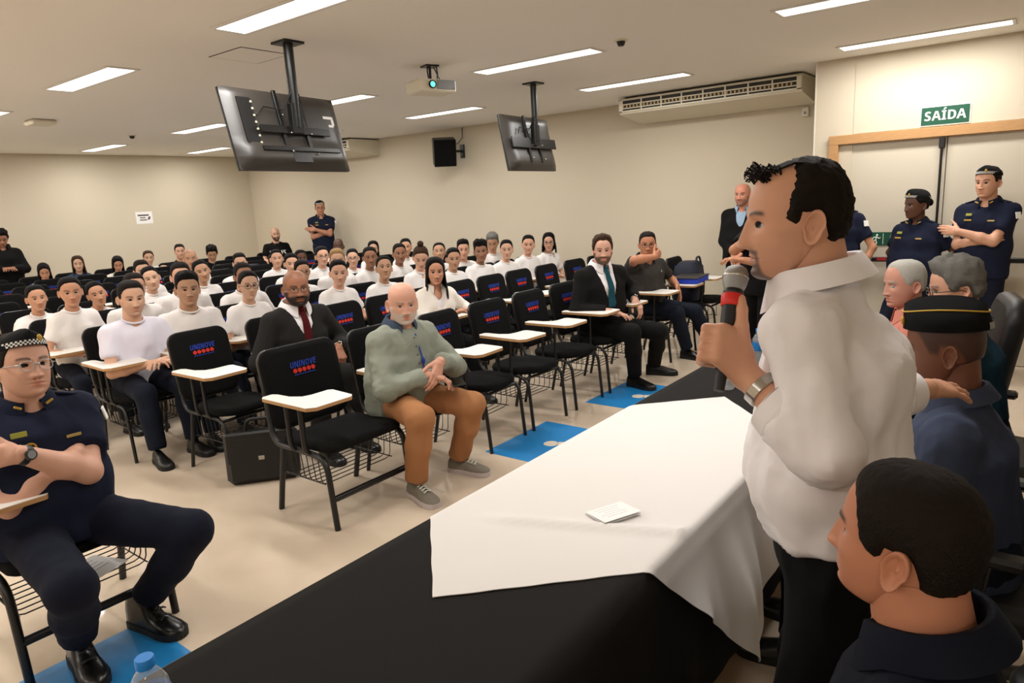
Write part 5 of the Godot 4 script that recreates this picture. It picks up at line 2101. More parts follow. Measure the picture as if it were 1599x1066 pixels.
	# guest in a dark suit, second row
	d = {"head": Vector3(-4.16, 1.140, -2.885), "turn": PI / 2 - 0.08, "look": TALK, "head_pitch": -0.04, "lean": 0.10, "neck_h": -0.132, "cell": 0.0135, "face_n": 130, "face_r": 100, "fat": 1.12, "s": 1.06, "clothes": "suit", "broad": 1.05, "neck": 1.1,
		"face": {"skin": lin(Color(0.60, 0.40, 0.30)), "jaw": 1.04, "wide": 1.03, "beard": 0.96, "beard_colour": Color(0.012, 0.010, 0.009), "beard_thick": 2.0, "buzz": 0.25}, "specs": M.specs_thin, "head_s": 1.02,
		"shirt": M.white_shirt, "jacket": M.suit_charcoal, "trousers": M.suit_charcoal, "collar": M.white_shirt, "shoe": M.boot, "world_hands": true, "wrist_l": Vector3(-3.99, 0.70, -3.06), "wrist_r": Vector3(-3.99, 0.69, -2.72), "hand_l": [Vector3(0.5, -0.7, 0.1), Vector3(-0.4, -0.7, 0.2), [0.7, 0.75, 0.8, 0.85]],
		"label": "person in charcoal suit and dark red tie seated in the second row"}
	p = person(d)
	necktie(p, M.tie_red)
	j = p.get_meta("j")
	watch(p, j.wl, j.el, 0.031, M.chrome, M.grey_plastic, Vector3(0.2, 1, 0.4))
	# person in the white blazer, second row
	d = {"head": Vector3(-4.15, 1.100, -4.285), "turn": PI / 2 - 0.25, "look": Vector3(0, 1.5, -0.8), "lean": 0.10, "cell": 0.0135, "face_n": 110, "face_r": 90, "fem": true, "s": 0.97, "clothes": "blazer", "vwide": 0.07, "vlow": 0.02, "vneck": 0.10,
		"face": {"skin": lin(Color(0.77, 0.555, 0.44)), "jaw": 0.92, "nose": 0.85, "lip": Color(0.38, 0.12, 0.10)}, "hair": {"line": "long", "thick": 0.010, "top": 0.014, "tail": "long", "len": 0.24, "open": 1.2, "m": M.hair_black, "rough": 0.05},
		"shirt": M.white_shirt, "jacket": M.blazer, "trousers": M.black_trousers, "collar": M.blazer, "collar_gap": 0.55, "world_hands": true, "wrist_r": Vector3(-3.93, 0.75, -4.23), "wrist_l": Vector3(-3.95, 0.72, -4.55), "label": "person in white blazer seated in the second row"}
	p = person(d)
	var nb := thing("notebook", "red notebook on the tablet before the white blazer", "notebook", Vector3(-4.07, 0.7055, -4.20), 0.2)
	mb = MB.new()
	mb.box(Vector3(0, 0.006, 0), Vector3(0.11, 0.012, 0.15), 0.002)
	part("cover", mb, M.red_plastic, nb)
	mb = MB.new()
	mb.box(Vector3(0.003, 0.006, 0), Vector3(0.108, 0.008, 0.145))
	part("pages", mb, M.paper, nb)
	# bearded guest in a black suit, front row right
	d = {"head": Vector3(-3.08, 1.195, -5.29), "turn": PI / 2 - 0.42, "look": Vector3(0.2, 1.4, -0.6), "lean": 0.06, "neck_h": -0.138, "cell": 0.0135, "face_n": 130, "face_r": 100, "fat": 1.12, "s": 1.08, "clothes": "suit", "vwide": 0.10, "vlow": -0.04, "broad": 1.04,
		"face": {"skin": lin(Color(0.83, 0.64, 0.55)), "beard": 0.9, "beard_colour": Color(0.07, 0.04, 0.025), "brow": Color(0.05, 0.03, 0.02), "beard_thick": 1.6}, "hair": {"line": "high", "thick": 0.012, "top": 0.022, "quiff": 0.006, "m": M.hair_brown},
		"shirt": M.white_shirt, "jacket": M.suit_black, "trousers": M.suit_black, "collar": M.white_shirt, "shoe": M.boot, "world_hands": true, "wrist_r": Vector3(-2.93, 0.69, -5.11), "wrist_l": Vector3(-2.90, 0.735, -5.53), "hand_r": [Vector3(0.7, -0.2, -0.5), Vector3(0, -1, 0), [0.2, 0.2, 0.25, 0.3]], "hand_l": [Vector3(0.6, -0.75, 0.1), Vector3(-0.6, -0.6, 0), [0.5, 0.5, 0.55, 0.6]],
		"world_feet": true, "foot_r": Vector3(-2.78, 0, -5.28), "foot_l": Vector3(-2.82, 0, -5.74), "knee_r": Vector3(0.0, 0.8, 1), "knee_l": Vector3(0.1, 0.8, 1), "legs": 0.98, "label": "person in black suit and teal tie seated in the front row"}
	p = person(d)
	necktie(p, M.tie_teal)
	mb = badge([[0, 0, 0.03, 0.045]])
	on_chest(p, "pass_badge", mb, 0.055, -0.06, M.brass)
	j = p.get_meta("j")
	watch(p, j.wl, j.el, 0.033, M.chrome, M.grey_plastic, Vector3(0.2, 1, 0.4))
	# guest in a dark polo shirt, hand at the mouth
	d = {"head": Vector3(-3.2, 1.154, -6.395), "turn": PI / 2 - 0.45, "look": Vector3(0.2, 1.4, -0.6), "lean": 0.04, "neck_h": -0.138, "cell": 0.0145, "face_n": 110, "face_r": 90, "fat": 1.1, "s": 1.04, "clothes": "polo", "sleeve": 0.72, "vneck": 0.05,
		"face": {"skin": lin(Color(0.72, 0.49, 0.37)), "wide": 1.02, "jaw": 1.04}, "hair": hair_of("crop"), "specs": M.specs_dark, "shirt": M.charcoal_polo, "trousers": M.jeans, "collar": M.charcoal_polo, "shoe": M.boot, "collar_gap": 0.5,
		"world_hands": true, "wrist_r": Vector3(-3.06, 1.045, -6.27), "hint_r": Vector3(-1.0, -0.12, -0.1), "hand_r": [Vector3(0.1, 0.3, -0.9), Vector3(-0.9, 0, -0.2), [0.7, 0.8, 0.9, 1.0]], "wrist_l": Vector3(-2.98, 0.735, -6.60), "hand_l": [Vector3(0.4, -0.9, 0.1), Vector3(-0.5, 0, 0.3), [0.2, 0.2, 0.25, 0.3]],
		"world_feet": true, "foot_r": Vector3(-2.80, 0, -6.45), "foot_l": Vector3(-2.70, 0, -6.80), "knee_r": Vector3(0.0, 0.8, 1), "knee_l": Vector3(0.3, 0.7, 1), "label": "person in dark grey polo shirt holding a hand to the mouth, front row"}
	p = person(d)
	on_chest(p, "shirt_emblem", badge([[0, 0, 0.016, 0.022]]), 0.10, 0.03, M.grey_plastic)
	# officers by the walls
	d = {"head": Vector3(-0.414, 1.605, -6.88), "turn": facing(Vector3(-0.30, 0, 1)), "head_yaw": -0.12, "sit": false, "lean": 0.02, "cell": 0.0145, "face_n": 110, "face_r": 90, "fat": 1.05, "s": 1.0, "face": {"skin": lin(Color(0.80, 0.60, 0.49))}, "hair": hair_of("crop"), "label": "person in navy uniform and cap, arms crossed, before the door at right", "group": "officers in navy uniform"}
	d.merge(folded(1.21, 0.17))
	officer(d)
	d = {"head": Vector3(-0.907, 1.445, -6.88), "turn": facing(Vector3(-0.35, 0, 1)), "head_yaw": -0.5, "sit": false, "lean": 0.02, "cell": 0.0155, "face_n": 100, "face_r": 80, "fat": 1.22, "fem": true, "s": 0.98, "hip": 0.82, "cap_tall": 0.085, "face": {"skin": lin(Color(0.36, 0.235, 0.18)), "wide": 1.06, "jaw": 1.06}, "hair": hair_of("bun"), "wrist_l": Vector3(0.17, 0.80, -0.14), "wrist_r": Vector3(-0.17, 0.80, -0.14), "label": "person in navy uniform and cap, hands behind the back, beside the door sign", "group": "officers in navy uniform"}
	officer(d)
	d = {"head": Vector3(-1.52, 1.555, -6.88), "turn": facing(Vector3(-0.25, 0, 1)), "sit": false, "lean": 0.02, "cell": 0.0155, "face_n": 100, "face_r": 80, "fem": true, "s": 1.0, "hip": 0.90, "face": {"skin": lin(Color(0.74, 0.53, 0.41))}, "hair": hair_of("bun"), "wrist_l": Vector3(0.20, 0.86, 0.02), "wrist_r": Vector3(-0.2, 0.86, 0.02), "label": "person in navy uniform and cap half hidden behind the speaker's head", "group": "officers in navy uniform"}
	officer(d)
	d = {"head": Vector3(-10.50, 1.70, -7.98), "turn": facing(Vector3(1, 0, 0.75)), "look": TALK, "head_pitch": 0.08, "sit": false, "lean": 0.02, "cell": 0.019, "fat": 1.0, "s": 1.05, "hip": 1.0, "specs": M.specs_dark, "face": {"skin": lin(Color(0.72, 0.51, 0.40))}, "hair": hair_of("crop"), "label": "person in navy uniform and cap, arms crossed, leaning at the long wall far back", "group": "officers in navy uniform"}
	d.merge(folded(1.30, 0.17))
	officer(d)
	# two people in black near the side wall at right
	d = {"head": Vector3(-2.765, 1.585, -7.9), "turn": facing(Vector3(0.1, 0, 1)), "head_yaw": -0.15, "sit": false, "lean": 0.02, "cell": 0.0155, "face_n": 100, "face_r": 80, "fat": 1.12, "s": 1.0, "clothes": "suit", "vwide": 0.07, "vlow": 0.05, "face": {"skin": lin(Color(0.80, 0.54, 0.44)), "beard": 0.6, "beard_colour": Color(0.12, 0.09, 0.075), "wide": 1.03}, "shirt": M.blue_shirt, "jacket": M.suit_black, "trousers": M.black_trousers, "collar": M.blue_shirt, "collar_gap": 0.55,
		"wrist_l": Vector3(0.05, 0.95, 0.2), "wrist_r": Vector3(-0.05, 0.93, 0.2), "label": "person in black jacket over light blue shirt standing at the long wall"}
	person(d)
	d = {"head": Vector3(-1.80, 1.535, -5.60), "turn": facing(Vector3(-0.55, 0, 1)), "sit": false, "lean": 0.02, "cell": 0.0155, "face_n": 90, "face_r": 70, "fat": 1.05, "s": 0.98, "sleeve": 0.75, "face": {"skin": lin(Color(0.74, 0.52, 0.40))}, "hair": hair_of("crop"), "shirt": M.black_tee, "trousers": M.black_trousers,
		"world_hands": true, "wrist_r": Vector3(-1.78, 1.30, -5.36), "hint_r": Vector3(-0.9, -0.6, 0.2), "wrist_l": Vector3(-1.85, 1.12, -5.33), "hint_l": Vector3(0.8, -0.9, 0), "label": "person in black T-shirt with raised forearm standing behind the speaker"}
	person(d)
	# figure in a black hooded jacket at the far left
	d = {"head": Vector3(-12.62, 1.490, -3.66), "turn": facing(Vector3(1, 0, 0.15)), "head_pitch": 0.35, "sit": false, "lean": 0.06, "cell": 0.02, "fat": 1.12, "s": 0.97, "hip": 0.84, "sleeve": 2.0, "face": {"skin": lin(Color(0.60, 0.42, 0.33)), "down": true}, "hair": hair_of("thick"), "shirt": M.black_tee, "shirt_name": "hooded_jacket", "clothes": "shirt", "loose": 0.012, "trousers": M.black_trousers,
		"wrist_l": Vector3(0.05, 1.04, 0.27), "wrist_r": Vector3(-0.06, 1.04, 0.27), "label": "person in black hooded jacket standing at the far left, looking at a phone"}
	p = person(d)
	j = p.get_meta("j")
	collar(p, "hood", j.N + Vector3(0, -0.01, -0.02), Vector3(0, 1, 0.1), 0.085, M.black_tee, 0.07, 0.5, 0.04)

func office_chair(at: Vector3, turn: float, label: String) -> void:
	var o := thing("office_chair", label, "chair", at, turn, "black office chairs behind the table")
	var mb := MB.new()
	for k in 5:
		var a := TAU * k / 5.0 + 0.3
		var e := Vector3(cos(a), 0, sin(a))
		mb.tube([Vector3(0, 0.11, 0), e * 0.28 + Vector3(0, 0.075, 0)], [0.03, 0.018], 8)
	part("star_base", mb, M.black_plastic, o)
	for k in 5:
		var a := TAU * k / 5.0 + 0.3
		var e := Vector3(cos(a), 0, sin(a)) * 0.28
		mb = MB.new()
		mb.blob(e + Vector3(0, 0.03, 0), Vector3(0.028, 0.03, 0.028), 10)
		mb.tube([e + Vector3(0, 0.03, 0), e + Vector3(0, 0.08, 0)], 0.01, 6)
		part("caster", mb, M.black_plastic, o)
	mb = MB.new()
	mb.tube([Vector3(0, 0.08, 0), Vector3(0, 0.42, 0)], 0.028, 10)
	part("gas_post", mb, M.black_metal, o)
	mb = MB.new()
	pad(mb, rounded(0.50, 0.48, 0.10, 5), [Vector2(0.92, 0), Vector2(1, 0.02), Vector2(1, 0.05), Vector2(0.95, 0.075), Vector2(0.85, 0.085)], Transform3D(Basis(), Vector3(0, 0.40, 0.0)), 0.004)
	part("seat", mb, M.leatherette, o)
	mb = MB.new()
	var lean := Basis(Vector3.RIGHT, -0.16)
	pad(mb, rounded(0.48, 0.56, 0.12, 6), [Vector2(0.9, -0.01), Vector2(1, 0.01), Vector2(1, 0.045), Vector2(0.95, 0.07), Vector2(0.85, 0.08)], Transform3D(lean * Basis(Vector3.RIGHT, PI / 2), Vector3(0, 0.80, -0.31)), 0.004)
	part("backrest", mb, M.leatherette, o)
	for s in [-1.0, 1.0]:
		mb = MB.new()
		mb.tube(bend([Vector3(s * 0.22, 0.43, 0.0), Vector3(s * 0.30, 0.44, 0.0), Vector3(s * 0.30, 0.64, -0.02)], 0.05), 0.016, 8)
		mb.box(Vector3(s * 0.30, 0.655, 0.02), Vector3(0.065, 0.035, 0.27), 0.012)
		part("armrest", mb, M.black_plastic, o)
	mb = MB.new()
	mb.tube(bend([Vector3(0, 0.41, -0.1), Vector3(0, 0.41, -0.28), Vector3(0, 0.70, -0.33)], 0.08), 0.022, 8)
	part("back_bar", mb, M.black_metal, o)

func speakers() -> void:
	# the standing speaker in the white shirt
	var turn := facing(Vector3(-1, 0, 0.12))
	var d := {"head": Vector3(-0.424, 1.600, -1.540), "turn": turn, "head_pitch": 0.03, "head_yaw": 0.40, "head_roll": 0.02, "sit": false, "lean": 0.115, "side": 0.03, "neck_x": -0.015, "neck_h": -0.132, "cell": 0.0105, "face_n": 180, "face_r": 140, "fat": 1.18, "s": 1.0, "hip": 0.90, "head_s": 1.0, "neck": 1.22, "clothes": "shirt", "broad": 1.05,
		"face": {"skin": lin(Color(0.82, 0.61, 0.50)), "jaw": 1.16, "wide": 1.0, "nose": 1.35, "goatee": 0.9, "beard_colour": Color(0.10, 0.08, 0.07), "beard": 0.12, "ears": 1.08, "back": 1.0, "lip": Color(0.52, 0.22, 0.19)},
		"hair": {"line": "high", "thick": 0.010, "top": 0.010, "thin": 0.024, "tail": "tuft", "m": M.hair_dark, "rough": 0.25, "freq": 60.0, "seed": 8},
		"shirt": M.speaker_shirt, "trousers": M.black_jeans, "collar": M.speaker_shirt, "collar_h": 0.046, "collar_gap": 0.45, "cuff": 0.50, "cuff_r": 1.12, "loose": 0.008, "pec": 0.0, "chest_z": -0.016, "folds": 0.012, "folds2": 0.0025, "fold_freq": 5.0, "hem": 0.05, "hem_drop": 0.005, "foot_l": Vector3(0.06, 0, -0.12), "foot_r": Vector3(-0.17, 0, -0.08), "shoe": M.boot, "arms": 1.0,
		"world_hands": true, "wrist_l": Vector3(-0.465, 1.300, -1.370), "elbow_l": Vector3(-0.290, 1.180, -1.325), "wrist_r": Vector3(-0.218, 1.125, -2.07), "hint_r": Vector3(-0.3, -1.0, -0.2), "no_hand": 1,
		"hand_r": [Vector3(0.35, -0.16, -0.9), Vector3(-0.25, -0.9, -0.1), [0.12, 0.08, 0.10, 0.16], Vector3(0.75, 0.8, 0.1), 0.16], "hand_cell": 0.004,
		"label": "person in white shirt standing and speaking into a hand-held microphone"}
	var p := person(d)
	var j: Dictionary = p.get_meta("j")
	# the hand that grips the microphone: back of the hand to the camera, thumb up along the barrel
	var inv := p.global_transform.affine_inverse()
	var mic_ball := Vector3(-0.520, 1.490, -1.450)
	var up := Vector3(-0.009, 0.156, -0.088).normalized()
	var mic_low := mic_ball - up * 0.22
	var hb := Blobs.new()
	var wrist: Vector3 = p.global_transform * j.wl
	var elbow: Vector3 = p.global_transform * j.el
	var fd := (wrist - elbow).normalized()
	var c0 := mic_low + up * 0.062        # barrel point at the middle of the fist
	var away := (c0 - Vector3(0, 1.68, 0)).normalized()     # from the camera side to the far side of the barrel
	var left := up.cross(away).normalized()
	if left.dot(fd) < 0.0:
		left = -left
	var near := left.cross(up).normalized()
	if near.dot(away) > 0.0:
		near = -near
	hb.limb(wrist - fd * 0.05, wrist + fd * 0.012, 0.030, 0.029, 0.015)
	for f in 4:
		var k := c0 + up * (0.030 - 0.0205 * f) + near * 0.029 + left * 0.012       # knuckle
		hb.limb(wrist + fd * 0.012 + up * (0.016 - 0.010 * f), k, 0.019, 0.0145, 0.014)
		var a := k + left * 0.030 - near * 0.006
		var b := a + left * 0.002 - near * 0.036
		var e := b - left * 0.028 - near * 0.006
		hb.limb(k, a, 0.0125, 0.0115, 0.005)
		hb.limb(a, b, 0.0112, 0.0105, 0.004)
		hb.limb(b, e, 0.0105, 0.009, 0.004)
	var tb := wrist + fd * 0.022 + up * 0.030 - left * 0.004
	var t1 := c0 + up * 0.048 - left * 0.026 + near * 0.012
	hb.limb(wrist + fd * 0.01 + up * 0.01, tb, 0.022, 0.020, 0.014)
	hb.limb(tb, t1, 0.019, 0.0145, 0.012)
	var t2 := t1 + up * 0.036 + left * 0.004
	hb.limb(t1, t2, 0.0135, 0.0122, 0.005)
	hb.limb(t2, t2 + up * 0.024 + left * 0.005, 0.0120, 0.0095, 0.004)
	hb.limb(tb, c0 + up * 0.03 + near * 0.02, 0.018, 0.014, 0.012)
	var hm := MB.new()
	hm.col = d.face.skin
	hb.build(0.004, hm)
	var hl := MB.new()
	hl.merge(hm, inv)
	var body: MeshInstance3D = p.get_node("body")
	var arrs := body.mesh.surface_get_arrays(0)
	var bm := MB.new()
	bm.v = arrs[Mesh.ARRAY_VERTEX]
	bm.n = arrs[Mesh.ARRAY_NORMAL]
	bm.c = arrs[Mesh.ARRAY_COLOR]
	bm.uv = arrs[Mesh.ARRAY_TEX_UV]
	bm.ix = arrs[Mesh.ARRAY_INDEX]
	bm.merge(hl)
	body.mesh = bm.mesh(true)
	watch(p, inv * (wrist - fd * 0.022), inv * elbow, 0.034, M.chrome, M.grey_plastic, inv.basis * (-left * 0.4 - near * 0.2 + up))
	# rolled cuffs
	var mb := MB.new()
	var cuff: Vector3 = j.el.lerp(j.wl, 0.50)
	var ax: Vector3 = (j.wl - j.el).normalized()
	var sd := ax.cross(Vector3.UP).normalized()
	mb.lathe([Vector2(0.050, -0.050), Vector2(0.064, -0.046), Vector2(0.066, 0.0), Vector2(0.062, 0.030), Vector2(0.054, 0.034), Vector2(0.048, 0.030)], 28, Transform3D(Basis(sd, ax, sd.cross(ax)), cuff))
	wrinkle(mb, 0.003, 14.0)
	part("rolled_cuff", mb, M.speaker_shirt, p)
	mb = MB.new()
	cuff = j.er.lerp(j.wr, 0.62)
	ax = (j.wr - j.er).normalized()
	sd = ax.cross(Vector3.UP).normalized()
	mb.lathe([Vector2(0.050, -0.06), Vector2(0.060, -0.05), Vector2(0.062, 0.0), Vector2(0.058, 0.026), Vector2(0.046, 0.028)], 28, Transform3D(Basis(sd, ax, sd.cross(ax)), cuff))
	part("rolled_cuff", mb, M.speaker_shirt, p)
	# microphone
	var o := thing("microphone", "black hand-held microphone with red band and silver mesh head", "microphone", mic_low)
	var q := Basis(up.cross(Vector3.RIGHT).normalized().cross(up).normalized(), up, Vector3.ZERO)
	q.z = q.x.cross(q.y)
	var mt := Transform3D(q, Vector3.ZERO)
	mb = MB.new()
	mb.lathe([Vector2(0.0, -0.03), Vector2(0.011, -0.03), Vector2(0.012, 0.0), Vector2(0.0185, 0.13), Vector2(0.0195, 0.155)], 24, mt)
	part("barrel", mb, M.mic_black, o)
	mb = MB.new()
	mb.lathe([Vector2(0.0205, 0.153), Vector2(0.0225, 0.155), Vector2(0.024, 0.178), Vector2(0.022, 0.180)], 24, mt)
	part("red_band", mb, M.mic_red, o)
	mb = MB.new()
	mb.lathe([Vector2(0.019, 0.178), Vector2(0.021, 0.182), Vector2(0.021, 0.190), Vector2(0.019, 0.192)], 24, mt)
	part("collar_ring", mb, M.black_plastic, o)
	mb = MB.new()
	mb.lathe([Vector2(0.019, 0.190), Vector2(0.0235, 0.200), Vector2(0.0262, 0.212), Vector2(0.0268, 0.219), Vector2(0.0268, 0.223), Vector2(0.0255, 0.231), Vector2(0.021, 0.240), Vector2(0.013, 0.2455), Vector2(0.0, 0.247)], 28, mt)
	part("mesh_head", mb, M.mic_mesh, o)
	mb = MB.new()
	mb.lathe([Vector2(0.0268, 0.2175), Vector2(0.0276, 0.219), Vector2(0.0276, 0.223), Vector2(0.0268, 0.2245)], 28, mt)
	part("mesh_ring", mb, M.chrome, o)
	# the panel seated behind the table
	d = {"head": Vector3(-0.215, 1.165, -2.42), "turn": -PI / 2, "head_yaw": 0.05, "head_pitch": 0.16, "lean": 0.10, "cell": 0.0125, "face_n": 130, "face_r": 100, "fat": 1.12, "s": 1.04, "cap_tall": 0.095, "plain_cap": true, "piping": M.gold, "head_s": 1.04,
		"face": {"skin": lin(Color(0.47, 0.30, 0.22)), "wide": 1.02, "jaw": 1.03, "buzz": 0.75, "beard_colour": Color(0.02, 0.016, 0.014), "ears": 1.05}, "clothes": "shirt", "shirt": M.slate, "trousers": M.navy_trousers, "collar": M.slate, "cap": true, "sleeve": 0.7, "folds": 0.010, "loose": 0.006,
		"label": "person in slate blue shirt and gold-piped black cap seated behind the table"}
	person(d)
	d = {"head": Vector3(-0.30, 1.19, -3.58), "turn": -PI / 2 + 0.15, "head_yaw": 0.2, "head_pitch": 0.12, "lean": 0.10, "cell": 0.014, "face_n": 110, "face_r": 90, "fat": 1.15, "s": 1.05, "face": {"skin": lin(Color(0.80, 0.60, 0.50)), "brow": Color(0.10, 0.09, 0.08)}, "hair": {"line": "short", "thick": 0.014, "top": 0.026, "quiff": 0.012, "m": M.hair_grey, "rough": 0.3}, "specs": M.specs_thin,
		"clothes": "shirt", "shirt": M.teal_shirt, "trousers": M.black_trousers, "collar": M.teal_shirt, "label": "person in dark teal jacket with thin glasses seated behind the table"}
	person(d)
	d = {"head": Vector3(-0.575, 1.13, -4.12), "turn": -PI / 2 + 0.25, "head_yaw": 0.45, "head_pitch": 0.05, "lean": 0.12, "cell": 0.0155, "face_n": 100, "face_r": 80, "fat": 1.12, "s": 1.0, "face": {"skin": lin(Color(0.83, 0.60, 0.52)), "brow": Color(0.35, 0.32, 0.29), "wide": 1.03}, "hair": {"line": "high", "thick": 0.006, "top": 0.008, "m": M.hair_white}, "clothes": "shirt", "shirt": M.pink_shirt, "trousers": M.black_trousers, "collar": M.pink_shirt, "label": "person in pink shirt seated at the far end of the table"}
	person(d)
	d = {"head": Vector3(-0.132, 1.140, -1.110), "turn": facing(Vector3(-1, 0, -0.05)), "head_yaw": -0.10, "head_pitch": -0.10, "lean": 0.06, "cell": 0.011, "face_n": 180, "face_r": 140, "fat": 1.12, "s": 1.0, "head_s": 0.94, "neck": 1.12, "face": {"skin": lin(Color(0.74, 0.50, 0.385)), "wide": 1.02, "jaw": 1.03, "ears": 1.12, "nose": 1.1, "lip": Color(0.45, 0.19, 0.16)},
		"hair": {"line": "short", "thick": 0.012, "top": 0.009, "m": M.hair_dark, "rough": 0.10, "freq": 70.0}, "clothes": "shirt", "shirt": M.midnight, "trousers": M.black_trousers, "collar": M.midnight, "collar_h": 0.045, "collar_gap": 0.5, "folds": 0.008,
		"wrist_l": Vector3(0.06, 0.66, 0.20), "wrist_r": Vector3(-0.06, 0.66, 0.22), "label": "person in midnight blue shirt seated in the foreground, seen in profile"}
	person(d)
	office_chair(Vector3(0.02, 0, -1.1), -PI / 2, "black office chair under the foreground person")
	office_chair(Vector3(-0.08, 0, -2.42), -PI / 2, "black office chair under the person in the gold-piped cap")
	office_chair(Vector3(-0.16, 0, -3.58), -PI / 2, "black office chair under the person in the teal jacket")
	office_chair(Vector3(-0.42, 0, -4.14), -PI / 2 + 0.2, "black office chair at the far end of the table")
	office_chair(Vector3(0.30, 0, -1.82), -PI / 2 + 0.35, "empty black office chair pushed back at the right edge")

func belongings() -> void:
	var o := thing("briefcase", "black leather briefcase standing on the floor under the front chairs", "bag", Vector3(-3.86, 0, -2.29), -0.68)
	var mb := MB.new()
	mb.box(Vector3(0, 0.165, 0), Vector3(0.15, 0.33, 0.44), 0.035, Basis(Vector3.BACK, 0.06))
	part("body", mb, M.leather, o)
	mb = MB.new()
	mb.box(Vector3(0.055, 0.24, 0), Vector3(0.03, 0.20, 0.42), 0.012, Basis(Vector3.BACK, 0.06))
	part("flap", mb, M.leather, o)
	mb = MB.new()
	mb.tube(bend([Vector3(-0.02, 0.32, -0.09), Vector3(-0.02, 0.40, -0.08), Vector3(-0.02, 0.40, 0.08), Vector3(-0.02, 0.32, 0.09)], 0.04), 0.011, 8)
	part("handle", mb, M.leather, o)
	mb = MB.new()
	mb.box(Vector3(0.07, 0.17, 0.0), Vector3(0.012, 0.03, 0.04), 0.003)
	part("clasp", mb, M.chrome, o)
	# bag and folder at the far right of the front row
	o = thing("ring_folder", "bright blue folder lying on a chair tablet by the wall", "folder", Vector3(-3.0, 0.706, -7.02), 0.1)
	mb = MB.new()
	mb.box(Vector3(0, 0.028, 0), Vector3(0.26, 0.056, 0.40), 0.004)
	part("box", mb, M.folder_blue, o)
	mb = MB.new()
	mb.box(Vector3(-0.01, 0.0605, 0), Vector3(0.29, 0.009, 0.43), 0.002)
	part("lid", mb, M.laptop, o)
	o = thing("travel_bag", "dark navy bag standing on a chair beside the blue folder", "bag", Vector3(-3.20, 0.46, -7.42), 0.2)
	mb = MB.new()
	pad(mb, rounded(0.30, 0.48, 0.10, 5), [Vector2(0.9, 0), Vector2(1, 0.05), Vector2(1.02, 0.2), Vector2(0.9, 0.36), Vector2(0.6, 0.42)], Transform3D())
	part("body", mb, M.bag_navy, o)
	mb = MB.new()
	mb.tube(bend([Vector3(0.12, 0.33, -0.12), Vector3(0.10, 0.47, -0.10), Vector3(0.10, 0.47, 0.10), Vector3(0.12, 0.33, 0.12)], 0.06), 0.012, 8)
	part("strap", mb, M.bag_navy, o)
	mb = MB.new()
	mb.box(Vector3(0.145, 0.2, 0.08), Vector3(0.012, 0.10, 0.03), 0.003)
	part("tag", mb, M.sticker, o)
	o = thing("handout", "white handout in the basket under the officer's chair", "paper", Vector3(-3.10, 0.2285, -0.95), 0.35)
	mb = MB.new()
	mb.box(Vector3(0, 0.001, 0), Vector3(0.20, 0.002, 0.28))
	part("sheet", mb, M.paper, o)
	mb = MB.new()
	for k in 4:
		mb.box(Vector3(-0.06 + 0.03 * k, 0.0024, 0), Vector3(0.006, 0.0004, 0.2))
	part("print", mb, M.pale_ink, o)
	for q in [[Vector3(-8.05, 0.465, -4.2), "navy backpack on an empty chair in the middle rows"], [Vector3(-9.88, 0.465, -6.1), "blue coat bundle on an empty chair in the rear rows"]]:
		o = thing("backpack", q[1], "bag", q[0], 0.3)
		mb = MB.new()
		pad(mb, rounded(0.30, 0.36, 0.10, 5), [Vector2(0.9, 0), Vector2(1, 0.05), Vector2(1.0, 0.22), Vector2(0.85, 0.36), Vector2(0.5, 0.42)], Transform3D())
		part("body", mb, M.bag_navy, o)
		mb = MB.new()
		mb.box(Vector3(0.145, 0.13, 0), Vector3(0.05, 0.17, 0.24), 0.02)
		part("pocket", mb, M.bag_navy, o)

